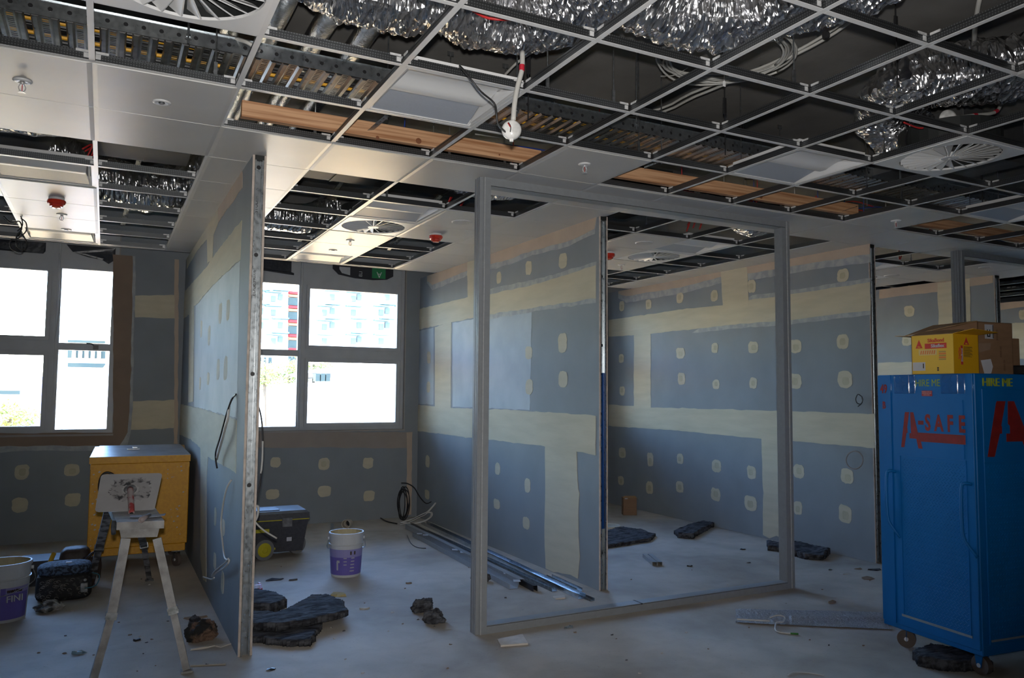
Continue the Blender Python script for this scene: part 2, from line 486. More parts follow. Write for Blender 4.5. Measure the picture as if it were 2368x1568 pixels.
x = XW[1]
band(W2, [(988,630),(1085,596),(1380,496),(1376,540),(1318,569),(1222,594),(1180,611),(1125,626),(1080,638),(1042,654),(1000,671),(988,655)], A, x, GREYW, 0.0012, 'feathered_band')
band(W2, [(988,630),(1085,596),(1380,496),(1375,530),(1318,557),(1222,582),(1180,599),(1125,614),(1080,626),(1042,642),(1000,659),(988,650)], A, x, PINK, 0.003, 'undercoat_band', label='pinkish undercoat band under the ceiling')
band(W2, [(1081,588),(1124,574),(1125,692),(1082,700)], A, x, CREAM, 0.0034)
band(W2, [(1115,672),(1250,643),(1379,605),(1379,700),(1240,720),(1115,742)], A, x, GREYW, 0.0014, 'feathered_band')
band(W2, [(956,718),(1080,688),(1125,683),(1250,655),(1378,614),(1378,690),(1240,711),(1115,730),(1045,746),(956,764)], A, x, CREAM, 0.0026)
band(W2, [(1006,757),(1044,744),(1043,952),(1006,946)], A, x, CREAM, 0.0022)
band(W2, [(958,768),(1003,757),(1003,936),(953,932)], A, x, BOARDP, 0.0010, 'skimmed_area')
band(W2, [(1047,747),(1115,735),(1230,716),(1225,948),(1047,940)], A, x, BOARDP, 0.0010, 'skimmed_area')
band(W2, [(951,935),(1044,943),(1115,945),(1250,952),(1378,961),(1378,1052),(1334,1044),(1337,1130),(1340,1140),(1337,1190),(1340,1290),(1337,1339),(1320,1330),(1300,1325),(1280,1322),(1262,1313),(1259,1240),(1262,1130),(1261,1033),(1180,1022),(1084,1012),(1014,1003),(951,994)], A, x, CREAM, 0.0030)
for i, p in enumerate([(1302,603,20,38),(1223,620,15,34),(1154,642,11,29),(1301,793,22,50),(1223,816,17,32),(1302,877,22,40),(1224,895,18,38),(992,827,9,30),(991,895,9,28),(989,1067,10,30),(988,1144,11,23),(1151,1084,12,30),(1220,1123,14,35),(1149,1166,15,24),(1217,1210,17,30)]):
    patch(W2, *p, A, x, seed=20+i)

x = XW[2]
band(W3, [(1430,672),(1444,668),(1724,618),(2012,564),(2013,606),(1897,621),(1727,649),(1667,655),(1581,678),(1449,700),(1430,690)], A, x, GREYW, 0.0012, 'feathered_band')
band(W3, [(1430,672),(1444,666),(1724,616),(2012,561),(2013,588),(1897,605),(1727,634),(1667,640),(1581,663),(1449,685),(1430,680)], A, x, PINK, 0.003, 'undercoat_band', label='pinkish undercoat band under the ceiling')
band(W3, [(1667,628),(1728,615),(1732,706),(1672,718)], A, x, CREAM, 0.0034)
band(W3, [(1740,683),(1830,671),(2013,642),(2014,728),(1820,751),(1702,760),(1600,770)], A, x, GREYW, 0.0014, 'feathered_band')
band(W3, [(1405,740),(1588,714),(1667,706),(1732,694),(1830,681),(2012,653),(2014,718),(1820,740),(1700,750),(1505,772),(1405,779)], A, x, CREAM, 0.0026)
band(W3, [(1466,768),(1505,765),(1505,950),(1466,945)], A, x, CREAM, 0.0022)
band(W3, [(1405,936),(1503,942),(1783,950),(1900,953),(2022,957),(2022,1037),(1826,1019),(1824,1110),(1829,1160),(1833,1240),(1815,1246),(1796,1240),(1780,1246),(1764,1238),(1765,1140),(1761,1015),(1560,995),(1404,985)], A, x, CREAM, 0.0030)
for i, p in enumerate([(1438,708,12,25),(1500,704,14,24),(1572,689,17,26),(1652,684,18,28),(1739,662,20,32),(1949,637,29,33),(1437,829,12,22),(1574,817,21,27),(1653,805,16,26),(1742,803,25,29),(1840,801,29,33),(1949,790,29,37),(1439,904,13,22),(1576,876,18,30),(1656,889,17,24),(1742,886,19,28),(1840,882,29,37),(1954,877,37,43),
    (1439,1047,17,26),(1504,1063,15,34),(1573,1061,16,26),(1657,1078,23,31),(1738,1093,22,32),(1847,1090,27,34),(1959,1101,31,37),(1436,1112,14,22),(1502,1128,17,31),(1572,1126,19,28),(1655,1144,23,32),(1736,1164,30,37),(1845,1175,22,34),(1955,1189,32,44)]):
    patch(W3, *p, A, x, dot=True, seed=50+i)

x = XW[3]
band(W4, [(2033,667),(2160,650),(2297,634),(2297,655),(2200,668),(2168,675),(2033,691)], A, x, PINK, 0.003, 'undercoat_band', label='pinkish undercoat band under the ceiling')
band(W4, [(2168,655),(2243,645),(2248,900),(2176,910)], A, x, CREAM, 0.0034)
band(W4, [(2030,839),(2180,836),(2300,834),(2300,900),(2170,905),(2030,912)], A, x, CREAM, 0.0026)
band(W4, [(2030,962),(2300,950),(2300,1010),(2030,1015)], A, x, CREAM, 0.0026)
for i, p in enumerate([(2103,720,25,27),(2097,788,24,26)]): patch(W4, *p, A, x, dot=True, seed=90+i)
x = XW[4]
band(W5, [(2300,697),(2400,683),(2400,705),(2300,719)], A, x, PINK, 0.003, 'undercoat_band')
band(W5, [(2300,750),(2400,744),(2400,830),(2300,830)], A, x, CREAM, 0.0026)
patch(W5, 2366, 728, 20, 24, A, x, dot=True, seed=99)

# window wall finishes
A = 'y'; y = YW
band(ww, [(262,570),(311,572),(314,640),(309,760),(308,900),(303,1000),(290,1043),(120,1042),(-60,1046),(-60,1003),(262,1000)], A, y, GREYW, 0.0012, 'feathered_band')
band(ww, [(262,570),(306,572),(307,640),(304,760),(302,900),(296,1000),(276,1032),(120,1030),(-60,1034),(-60,1003),(262,1000)], A, y, BROWN, 0.003, 'undercoat_band', label='dark brown undercoat around the window')
band(ww, [(312,683),(412,683),(412,736),(312,733)], A, y, CREAM, 0.002)
band(ww, [(308,928),(410,925),(410,990),(303,994)], A, y, CREAM, 0.002)
band(ww, [(404,588),(414,588),(410,1026),(402,1026)], A, y, PINK, 0.0035, 'corner_band')
band(ww, [(596,1001),(952,999),(950,1036),(870,1036),(720,1034),(596,1036)], A, y, mat('undercoat_grey_brown', (0.30, 0.255, 0.225), 0.85, scale=4), 0.003, 'undercoat_band')
band(ww, [(941,1000),(953,1000),(951,1190),(939,1192)], A, y, PINK, 0.0035, 'corner_band')
for i, p in enumerate([(50,1092,36,36),(166,1087,38,30),(46,1168,40,38),(168,1156,38,33),(637,1069,26,26),(749,1073,28,30),(851,1071,25,27),(630,1143,33,25),(750,1136,32,28),(853,1147,27,26)]):
    patch(ww, *p, A, y, dot=(i < 2 or i == 5), seed=120+i)
# timber reveal and sill in each opening
for a, b in OPEN:
    mb = MB().box(a, b, YW-0.015, YW+0.25, SILL-0.02, SILL).box(b-0.012, b, YW, YW+0.25, SILL, HEAD+0.28).box(a, a+0.012, YW, YW+0.25, SILL, HEAD+0.28)
    part(mb, 'window_reveal', mat('reveal_paint', (0.30, 0.28, 0.26), 0.7), ww)

# ------------------------------------------------------------------ windows
FRAME = mat('window_frame_paint', (0.38, 0.395, 0.41), 0.45, scale=8, var=0.08)
GLASS = bpy.data.materials.new('window_glass'); GLASS.use_nodes = True
gt = GLASS.node_tree; gt.nodes.clear()
go = gt.nodes.new('ShaderNodeOutputMaterial'); gm = gt.nodes.new('ShaderNodeMixShader'); gtr = gt.nodes.new('ShaderNodeBsdfTransparent')
gg = gt.nodes.new('ShaderNodeBsdfGlossy'); gf = gt.nodes.new('ShaderNodeFresnel'); gg.inputs['Roughness'].default_value = 0.02
gtr.inputs[0].default_value = (0.93, 0.96, 0.96, 1); gf.inputs[0].default_value = 1.45
gt.links.new(gf.outputs[0], gm.inputs[0]); gt.links.new(gtr.outputs[0], gm.inputs[1]); gt.links.new(gg.outputs[0], gm.inputs[2]); gt.links.new(gm.outputs[0], go.inputs[0])

def fr(mb, x0, x1, z0, z1, w_, y0, y1):
    mb.box(x0, x1, y0, y1, z0, z0+w_).box(x0, x1, y0, y1, z1-w_, z1).box(x0, x0+w_, y0, y1, z0+w_, z1-w_).box(x1-w_, x1, y0, y1, z0+w_, z1-w_)
TRZ = 1.955
def window(n, a, b, ms, heavy):
    y0, y1 = YW+0.04, YW+0.12
    mb = MB(); fr(mb, a+0.012, b-0.012, SILL, HEAD+0.27, 0.04, y0, y1)
    root = struct('window_%d' % n, mb, FRAME)
    xs = [a+0.020]+ms+[b-0.020]
    for m_ in ms: part(MB().box(m_-0.032, m_+0.032, y0-0.02, y1, SILL+0.02, HEAD+0.25).box(m_-0.012, m_+0.012, y0-0.035, y0-0.02, SILL+0.02, HEAD+0.25), 'mullion', FRAME, root)
    for k in range(len(xs)-1):
        l, r = xs[k]+0.03, xs[k+1]-0.03
        hv = heavy[k]
        top = HEAD-0.13
        part(MB().box(l, r, y0+0.01, y1-0.01, top, HEAD+0.25), 'head_panel', FRAME, root)
        part(MB().box(l, r, y0-0.005, y1, TRZ-(0.05 if hv else 0.022), TRZ+(0.05 if hv else 0.022)), 'transom', FRAME, root)
        tz = 0.045 if hv else 0.020
        for z0, z1 in ((SILL+0.03, TRZ-tz), (TRZ+tz, top)):
            w_ = 0.052 if hv else 0.016
            mb = MB(); fr(mb, l, r, z0, z1, w_, y0+0.005, y1-0.01)
            if hv: fr(mb, l+0.012, r-0.012, z0+0.012, z1-0.012, 0.03, y0-0.006, y0+0.005)
            sash = part(mb, 'sash', FRAME, root)
            part(MB().box(l+w_, r-w_, y0+0.035, y0+0.038, z0+w_, z1-w_), 'pane', GLASS, sash)
    return root
win1 = window(1, *OPEN[0], [-1.3, -0.375], [True, True, False])
win2 = window(2, *OPEN[1], [2.115], [False, True])
window(3, *OPEN[2], [5.05], [False, True]); window(4, *OPEN[3], [7.85], [False, True]); window(5, *OPEN[4], [10.7], [False, True])
part(MB().box(-0.02, 0.03, YW+0.015, YW+0.035, 1.93, 1.975).tube([(-0.08, YW+0.03, 1.99), (-0.03, YW+0.02, 1.985), (0.0, YW+0.022, 1.95)], 0.006), 'window_latch', BLACK, win1)
part(MB().tube([(-0.36, YW-0.01, 2.9), (-0.33, YW, 2.6), (-0.345, YW, 2.2), (-0.372, YW+0.01, 1.98)], 0.005), 'sash_cord', FRAME, win1)

# things on the window heads
sg = solo('advertising_sign', MB().prism([(2.45,YW+0.03,2.97),(2.52,YW+0.03,2.905),(2.72,YW+0.03,2.875),(2.95,YW+0.03,2.868),(3.12,YW+0.03,2.885),(3.2,YW+0.03,2.93),(3.2,YW+0.03,3.06),(2.45,YW+0.03,3.06)], (0,-0.008,0)), mat('sign_black', (0.02,0.022,0.03), 0.5),
     'black sign with white and green print above the right-hand window', 'sign')
part(MB().prism([(2.53,YW+0.021,2.97),(2.56,YW+0.021,2.925),(2.66,YW+0.021,2.905),(2.66,YW+0.021,3.0),(2.53,YW+0.021,3.0)], (0,-0.001,0)), 'print', mat('print_white', (0.45,0.47,0.5), 0.6), sg, label='white printed area')
part(MB().box(2.93,3.10,YW+0.019,YW+0.021,2.892,3.05), 'print', mat('print_green', (0.02,0.22,0.08), 0.6), sg, label='green printed area')
textmesh('A', 0.10, frame_M((3.02-sg.location.x, YW+0.018-sg.location.y, 2.94-sg.location.z), (-1,0,0), (0,0,-1)), mat('print_white2', (0.6,0.62,0.62), 0.6), sg)
textmesh('ELI', 0.055, frame_M((2.79-sg.location.x, YW+0.018-sg.location.y, 2.93-sg.location.z), (0,0,1), (-1,0,0)), mat('print_white2', (0.6,0.62,0.62), 0.6), sg)
for (pts, lab, tx) in (([(1.20,2.96),(1.45,2.90),(2.0,2.855),(2.0,2.88),(1.97,2.89),(1.97,3.02),(1.2,3.02)], 'dark blue plastic sheet hanging above the middle window, left of the sign', None),
    ([(-0.30,3.0),(-0.24,2.925),(-0.1,2.885),(0.03,2.868),(0.09,2.83),(0.13,2.86),(0.15,2.92),(0.15,3.0)], 'dark torn plastic sheet above the right window of the left bay', None),
    ([(-1.2,3.0),(-1.2,2.93),(-0.95,2.89),(-0.5,2.885),(-0.48,2.91),(-0.48,3.0)], 'dark plastic sheet with print above the left window of the left bay', 'MM GG')):
    o = solo('plastic_sheet', MB().prism([(a, YW+0.025+0.012*sin(a*30), b) for a, b in pts], (0,-0.003,0)), mat('dark_polythene', (0.022,0.026,0.035), 0.3, scale=9, bump=0.6, bscale=12), lab, 'sheet')
    if tx: textmesh(tx, 0.06, frame_M((-0.75-o.location.x, YW-0.012-o.location.y, 2.95-o.location.z), (-1,0,0), (0,0,-1)), mat('print_dim', (0.06,0.065,0.07), 0.5), o)

# ------------------------------------------------------------------ ceiling: grid, tiles
ceil = bpy.data.objects.new('ceiling', None); ceil.location = (0, 0, ZC); link(ceil); ceil['kind'] = 'structure'; WL['ceiling'] = Vector((0, 0, ZC))
def tee_mb(L, along, cut=0.0):
    mb = MB()
    def bx(a0, a1, s0, s1, z0, z1):
        if along == 'x': mb.box(a0, a1, s0, s1, z0, z1)
        else: mb.box(s0, s1, a0, a1, z0, z1)
    bx(cut, L-cut, -0.012, 0.012, 0, 0.0018); mb.k = 1
    bx(cut, L-cut, -0.0009, 0.0009, 0.0018, 0.034); bx(cut, L-cut, -0.003, 0.003, 0.034, 0.042)
    mb.k = 2
    # clip ends, paled to stand in for flash glints
    if cut: bx(cut, cut+0.05, -0.0048, 0.0048, 0.036, 0.046); bx(L-cut-0.05, L-cut, -0.0048, 0.0048, 0.036, 0.046); bx(cut, cut+0.02, -0.0030, 0.0030, 0.014, 0.034); bx(L-cut-0.02, L-cut, -0.0030, 0.0030, 0.014, 0.034)
    mb.k = 0
    return mb
TM = bpy.data.materials.new('perforated_tee_web'); TM.use_nodes = True
t = TM.node_tree; b_ = t.nodes['Principled BSDF']; b_.inputs['Metallic'].default_value = 0.85; b_.inputs['Roughness'].default_value = 0.36
tc = t.nodes.new('ShaderNodeTexCoord'); sx_ = t.nodes.new('ShaderNodeSeparateXYZ'); t.links.new(tc.outputs['Object'], sx_.inputs[0])
def _m(op, a, b=None):
    n = t.nodes.new('ShaderNodeMath'); n.operation = op
    for i, q in enumerate((a, b)):
        if q is None: continue
        if isinstance(q, (int, float)): n.inputs[i].default_value = q
        else: t.links.new(q, n.inputs[i])
    return n.outputs[0]
sm = _m('ADD', sx_.outputs[0], sx_.outputs[1])
c1 = _m('SUBTRACT', _m('FRACT', _m('MULTIPLY', sm, 90.0)), 0.5); c2 = _m('SUBTRACT', _m('FRACT', _m('MULTIPLY', sx_.outputs[2], 90.0)), 0.5)
dd = _m('LESS_THAN', _m('ADD', _m('MULTIPLY', c1, c1), _m('MULTIPLY', c2, c2)), 0.07)
cr = t.nodes.new('ShaderNodeMixRGB'); cr.inputs[1].default_value = (0.10, 0.105, 0.11, 1); cr.inputs[2].default_value = (0.22, 0.23, 0.24, 1)
t.links.new(dd, cr.inputs[0]); t.links.new(cr.outputs[0], b_.inputs['Base Color'])
TMATS = [TEEW, TM, BRIGHT]
ct = tee_mb(G, 'x', 0.013).mesh('cross_tee', TMATS)
YEND = 6.66
IMIN, IMAX, JMIN, JMAX = -3, 19, -3, 11
ys0 = JMIN*G
for i in range(IMIN, IMAX+1):
    L = YEND-ys0
    mbt = tee_mb(L, 'y'); mbt.k = 2
    for q in range(JMAX-JMIN+1):
        for s_ in (-1, 1):
            if 0 < q: mbt.box(-0.0048, 0.0048, min(q*G+s_*0.012, q*G+s_*0.055), max(q*G+s_*0.012, q*G+s_*0.055), 0.036, 0.046)
    mbt.k = 0
    mt = mbt.mesh('main_tee', TMATS)
    inst('main_tee', mt, ceil, (i*G, ys0, ZC))
for j in range(JMIN, JMAX+1):
    for i in range(IMIN, IMAX):
        if j >= 6 and i > 15: continue
        if j <= -1 and (i < 2 or i > 10): continue
        if j <= 1 and i > 12: continue
        inst('cross_tee', ct, ceil, (i*G, j*G, ZC))
# perimeter edge angle along the window side of the grid
for a, b in ((-2.55, 0.83), (0.915, 3.54), (3.625, 6.36), (6.46, 9.24)):
    part(MB().box(a, b, YEND-0.01, YEND+0.014, ZC-0.001, ZC+0.001).box(a, b, YEND+0.012, YEND+0.014, ZC, ZC+0.05), 'edge_angle', TEEW, ceil)
part(MB().prism([(0.62, YEND+0.015, ZC+0.05), (0.62, YEND+0.10, ZC+0.16), (0.83, YEND+0.10, ZC+0.16), (0.83, YEND+0.015, ZC+0.05)], (0, 0.002, 0)), 'upstand', TEEW, ceil)

CELLS = {(6,-1):'T', (0,1):'D', (7,1):'D', (2,2):'L', (6,2):'L', (10,2):'L', (-2,3):'T', (-1,3):'S', (0,3):'V', (4,3):'S', (9,3):'S', (14,3):'S'}
for i in range(-3, 19): CELLS[(i, 4)] = 'T'
CELLS.update({(1,5):'T', (5,5):'T', (10,5):'T', (14,5):'T', (15,5):'T',
  (-1,6):'L', (1,6):'T', (3,6):'L', (4,6):'O', (5,6):'T', (7,6):'O', (8,6):'L', (10,6):'T', (12,6):'L', (13,6):'O', (14,6):'T', (15,6):'T',
  (-2,7):'D', (-1,7):'R', (1,7):'T', (3,7):'D', (4,7):'R', (5,7):'T', (7,7):'R', (8,7):'D', (10,7):'T', (12,7):'R', (13,7):'D', (14,7):'T',
  (-1,8):'S', (1,8):'T', (3,8):'S', (5,8):'T', (8,8):'S', (7,8):'T', (10,8):'T', (12,8):'T', (13,8):'S', (14,8):'T',
  (-1,9):'V', (1,9):'T', (3,9):'V', (5,9):'T', (7,9):'T', (10,9):'T', (12,9):'T', (14,9):'T',
  (-1,10):'L', (1,10):'T', (3,10):'L', (5,10):'T', (7,10):'T', (10,10):'T', (12,10):'T', (14,10):'T'})
def tile_mb(x0, x1):
    y0, y1 = 0.0025, G-0.0025; c = 0.020; z0, z1 = -0.0075, 0.0
    mb = MB()
    zr = -0.0042
    v = [(x0,y0,zr),(x1,y0,zr),(x1,y1,zr),(x0,y1,zr),(x0+c,y0+0.001,z0),(x1-c,y0+0.001,z0),(x1-c,y1-0.001,z0),(x0+c,y1-0.001,z0),
         (x0+0.013,y0+.012,z1+0.012),(x1-0.013,y0+.012,z1+0.012),(x1-0.013,y1-.012,z1+0.012),(x0+0.013,y1-.012,z1+0.012)]
    mb.add(v, [(4,5,6,7),(0,1,5,4),(1,2,6,5),(2,3,7,6),(3,0,4,7),(0,1,9,8),(1,2,10,9),(2,3,11,10),(3,0,8,11),(8,9,10,11)])
    return mb
TILE = tile_mb(0.001, G-0.001).mesh('tile', TILEW)
cuts = {}
def put_tile(i, j):
    x0, x1 = i*G, (i+1)*G
    seg = [(0.001, G-0.001)]
    for k in range(5):
        a, b = XW[k], XW[k]+TW[k]
        if a > x0 and b < x1 and (j+1)*G > YE[k]+0.25:
            seg = [(0.001, a-x0+0.004), (b-x0-0.004, G-0.001)]
    for s in seg:
        if s == (0.001, G-0.001): me = TILE
        else:
            if s[1]-s[0] < 0.05: continue
            kk = (round(s[0], 3), round(s[1], 3))
            if kk not in cuts: cuts[kk] = tile_mb(*s).mesh('tile', TILEW)
            me = cuts[kk]
        inst('tile', me, ceil, (x0, j*G, ZC))
for (i, j), c in CELLS.items():
    if c in 'TSVOR': put_tile(i, j)
# hangers
hang = [(3,2),(4,2),(5,3),(5,1),(6,3),(7,4),(4,4),(1,3),(2,4),(3,4),(7,2),(8,2),(8,3),(9,3),(3,6),(7,6),(9,6),(6,6),(2,6),(4,8),(2,8),(9,8),(13,6),(8,4),(11,3),(10,3)]
hmb = MB().cyl((0, 0, 0.04), (0, 0, ZS-ZC), 0.0035, 6).box(-0.008, 0.008, -0.004, 0.004, 0.035, 0.10).box(-0.02, 0.02, -0.002, 0.002, ZS-ZC-0.03, ZS-ZC)
HM = hmb.mesh('hanger', GALVD)
for i, j in hang: inst('hanger', HM, ceil, (i*G+(0.12 if (i+j) % 2 else -0.1), j*G, ZC))
# ------------------------------------------------------------------ fittings in the ceiling
def copy_tree(root, loc, label, group=None):
    r = root.copy(); COL.objects.link(r); r.location = loc; WL[r.name] = Vector(loc)
    r['label'] = label
    if group: r['group'] = group
    for ch in list(root.children):
        c = ch.copy(); COL.objects.link(c); c.parent = r
        for g in ch.children:
            d = g.copy(); COL.objects.link(d); d.parent = c
    return r
# troffer
def make_light(loc, label):
    t_ = thing('ceiling_light', loc, label, 'light', 'recessed ceiling lights')
    L = 0.594; f = 0.026; e = 0.004
    mb = MB(); fr2 = [(e, f), (L+e-f, L+e)]
    for a, b in fr2: mb.box(e, L+e, a, b, 0.002, 0.006).box(a, b, f, L+e-f, 0.002, 0.006)
    part(mb, 'frame', WHITE, t_, world=False)
    # curved shade: rises from the near edge, its lip hanging at mid width
    mb = MB(); n = 14; x0, x1 = f+0.01, L+e-f-0.01; vs_ = []; F = []
    ym = 0.33
    for k in range(n+1):
        q = k/n; y = f+(ym-f)*q; z = 0.004+0.055*sin(pi*min(1, q*1.15)*0.9)*(1-0.25*q)+0.004*q
        vs_ += [(x0, y, z), (x1-0.05*(1-0)*q*0.6, y, z)]
    for k in range(n): F.append((2*k, 2*k+1, 2*k+3, 2*k+2))
    mb.add(vs_, F); zl = vs_[-1][2]
    mb.add([(x0, ym, zl), (x1-0.03, ym, zl), (x1-0.03, ym+0.003, zl+0.022), (x0, ym+0.003, zl+0.022)], [(0, 1, 2, 3)])
    sh = part(mb, 'curved_shade', WHITE, t_, world=False, smooth=True)
    mb = MB(); mb.add([(x0, ym+0.004, 0.045), (x1-0.03, ym+0.004, 0.045), (x1-0.005, L+e-f, 0.006), (x0, L+e-f, 0.006)], [(0, 1, 2, 3)])
    part(mb, 'diffuser_panel', PRISM, t_, world=False)
    mb = MB()   # end cheeks, then the housing seen above the grid
    mb.add([(x1-0.0, f, 0.006), (x1-0.0, L+e-f, 0.006), (x1-0.02, ym+0.03, 0.05), (x1-0.02, ym-0.1, 0.062)], [(0, 1, 2, 3)])
    part(mb, 'end_cheek', WHITE, t_, world=False); mb = MB()
    mb.add([(x0, f, 0.006), (x0, L+e-f, 0.006), (x0+0.0, ym+0.03, 0.05), (x0+0.0, ym-0.1, 0.062)], [(0, 1, 2, 3)])
    part(mb, 'end_cheek', WHITE, t_, world=False)
    mb = MB().box(0.02, 0.022, 0.03, 0.57, 0.006, 0.070).box(0.576, 0.578, 0.03, 0.57, 0.006, 0.070).box(0.02, 0.578, 0.568, 0.57, 0.006, 0.070).box(0.02, 0.578, 0.028, 0.03, 0.006, 0.070).box(0.02, 0.578, 0.03, 0.57, 0.068, 0.070)
    part(mb, 'housing', WHITE, t_, world=False)
    return t_
LL = {(2,2):'recessed white light fitting above the middle, beside the black dangling lead', (6,2):'recessed white light fitting in the right half, left of the grille under the foil duct',
 (10,2):'recessed light fitting at the right edge of the picture', (-1,6):'recessed light fitting in the left bay, just before the red alarm', (3,6):'recessed light fitting before the round grille of the middle bay',
 (8,6):'recessed light fitting seen through the large steel frame', (12,6):'recessed light fitting half hidden behind the third wall end', (-1,10):'recessed light fitting at the window end of the left bay',
 (3,10):'recessed light fitting at the window end of the middle bay'}
proto = None
for (i, j), c in sorted(CELLS.items()):
    if c != 'L': continue
    loc = (i*G, j*G, ZC)
    if proto is None: proto = make_light(loc, LL[(i, j)])
    else: copy_tree(proto, loc, LL[(i, j)])
# swirl diffuser
BLADE = MB()
r0, r1 = 0.045, 0.262
a0 = 0.0
BLADE.add([(r0, -0.004, -0.004), (r1, -0.010, -0.004), (r1, -0.004, -0.006), (r0, 0.001, -0.006), (r1, 0.046, 0.030), (r0+0.02, 0.010, 0.016), (r1, 0.044, 0.032), (r0+0.02, 0.008, 0.018)],
          [(0,1,2,3), (3,2,4,5), (0,7,6,1), (1,6,4,2), (5,4,6,7), (0,3,5,7)])
BLM = BLADE.mesh('blade', WHITE)
def make_diff(loc, label):
    t_ = thing('swirl_diffuser', loc, label, 'air vent', 'swirl air diffusers')
    mb = MB(); n = 48; c = 0.3; R = 0.268; h = 0.290; z = -0.004
    ring = [(c+R*cos(2*pi*k/n), c+R*sin(2*pi*k/n), z) for k in range(n)]
    sq = []
    for k in range(n):
        q = 2*pi*k/n; m_ = max(abs(cos(q)), abs(sin(q))); sq.append((c+h*cos(q)/m_, c+h*sin(q)/m_, z))
    up = [(x_, y_, z+0.012) for x_, y_, _ in ring]; sq2 = [(x_, y_, z+0.008) for x_, y_, _ in sq]
    F = []
    for k in range(n):
        l = (k+1) % n
        F += [(k, l, n+l, n+k), (k, l, 2*n+l, 2*n+k), (n+k, n+l, 3*n+l, 3*n+k)]
    mb.add(ring+sq+up+sq2, F)
    part(mb, 'face_plate', WHITE, t_, world=False)
    part(MB().lathe([(0.268, 0.008), (0.275, 0.05), (0.275, 0.16), (0.0, 0.16)], (c, c, 0), 32), 'plenum', DARKM, t_, world=False)
    part(MB().lathe([(0.0, -0.008), (0.045, -0.007), (0.05, -0.002), (0.05, 0.02)], (c, c, 0), 24), 'hub', WHITE, t_, world=False)
    part(MB().lathe([(0.0, -0.0105), (0.007, -0.010), (0.008, -0.007)], (c, c, 0), 10), 'screw', BRIGHT, t_, world=False)
    for k in range(24):
        o = bpy.data.objects.new('blade', BLM); o.location = (c, c, 0); o.rotation_euler = (0, 0, 2*pi*k/24); link(o, t_)
    return t_
DL = {(0,1):'round swirl grille at the top left, cut by the top edge of the picture', (7,1):'round swirl grille at the upper right under the foil duct', (-2,7):'swirl grille at the left edge of the left bay',
 (3,7):'round swirl grille in the sunlit middle of the middle bay ceiling', (8,7):'round swirl grille seen through the large steel frame', (13,7):'swirl grille in the bay behind the blue tool cabinet'}
proto = None
for (i, j), c in sorted(CELLS.items()):
    if c != 'D': continue
    if proto is None: proto = make_diff((i*G, j*G, ZC), DL[(i, j)])
    else: copy_tree(proto, (i*G, j*G, ZC), DL[(i, j)])
# sprinklers
ZT = ZC-0.007
SC = mat('sprinkler_chrome', (0.62, 0.61, 0.60), 0.3, 0.4, scale=20)
def make_spr(loc, label):
    t_ = thing('sprinkler', loc, label, 'sprinkler', 'pendant sprinklers')
    part(MB().lathe([(0.0, 0.0), (0.038, 0.0), (0.040, -0.003), (0.030, -0.009), (0.016, -0.010), (0.012, -0.004), (0.0, -0.004)], n=24), 'escutcheon', WHITE, t_, world=False, smooth=True)
    mb = MB().cyl((0, 0, -0.004), (0, 0, -0.020), 0.009, 10)
    for s in (-1, 1): mb.tube([(s*0.007, 0, -0.018), (s*0.014, 0, -0.032), (s*0.010, 0, -0.046), (0, 0, -0.054)], 0.0022, 6)
    part(mb, 'frame_arms', SC, t_, world=False, smooth=True)
    part(MB().cyl((0, 0, -0.020), (0, 0, -0.050), 0.0018, 6), 'glass_bulb', RED, t_, world=False)
    part(MB().lathe([(0.0, -0.054), (0.004, -0.053), (0.016, -0.056), (0.016, -0.058), (0.0, -0.057)], n=16), 'deflector', SC, t_, world=False)
    return t_
SLB = {(-1,3):'sprinkler at the upper left, in the plain tile left of the small round plate', (4,3):'sprinkler in the single tile above the large steel frame', (9,3):'sprinkler in the tile above the third wall end',
 (14,3):'sprinkler at the far right edge', (-1,8):'sprinkler behind the red alarm of the left bay', (3,8):'sprinkler behind the round grille of the middle bay', (8,8):'sprinkler seen just right of the second wall end', (13,8):'sprinkler in the bay behind the blue cabinet'}
SP = {(-1,3):(52,186), (4,3):(1352,379), (9,3):(2072,510), (-1,8):(143,495), (3,8):(810,555), (8,8):(1437,612)}
proto = None
for (i, j), c in sorted(CELLS.items()):
    if c != 'S' or (i, j) in ((14, 3), (13, 8)): continue
    p = on(*SP[(i, j)], 'z', ZT); loc = (p.x, p.y, ZT)
    if proto is None: proto = make_spr(loc, SLB[(i, j)])
    else: copy_tree(proto, loc, SLB[(i, j)])
# small round plates and speaker discs
def disc(name, u, v, r, label, cat, inner=True, grp=None):
    p = on(u, v, 'z', ZT); t_ = thing(name, (p.x, p.y, ZT), label, cat, grp)
    part(MB().lathe([(0.0, -0.003), (r*0.45, -0.003), (r*0.55, -0.006), (r*0.8, -0.008), (r, -0.004), (r, 0.0)], n=28), 'bezel', WHITE, t_, world=False, smooth=True)
    if inner: part(MB().lathe([(0.0, -0.010), (r*0.28, -0.010), (r*0.36, -0.005), (r*0.36, -0.003)], n=14), 'centre_button', GALVD, t_, world=False)
    else: part(MB().lathe([(0.0, -0.0092), (r*0.9, -0.0088), (r*0.92, -0.006)], n=28), 'grille', mat('speaker_mesh', (0.55,0.55,0.55), 0.5, scale=200, var=0.4), t_, world=False)
    return t_
disc('recessed_fitting', 374, 236, 0.042, 'small round white plate in the large tile at upper left', 'ceiling plate')
disc('recessed_fitting', 153, 530, 0.042, 'small round plate by the window end of the left bay', 'ceiling plate')
disc('recessed_fitting', 770, 578, 0.042, 'small round plate by the window end of the middle bay', 'ceiling plate')
disc('ceiling_speaker', 1068, 513, 0.085, 'flat round speaker left of the large frame post, middle bay', 'speaker', False)
disc('ceiling_speaker', 1490, 561, 0.085, 'flat round speaker seen through the large frame', 'speaker', False)
disc('ceiling_speaker', 2062, 637, 0.085, 'flat round speaker right of the third wall end', 'speaker', False)
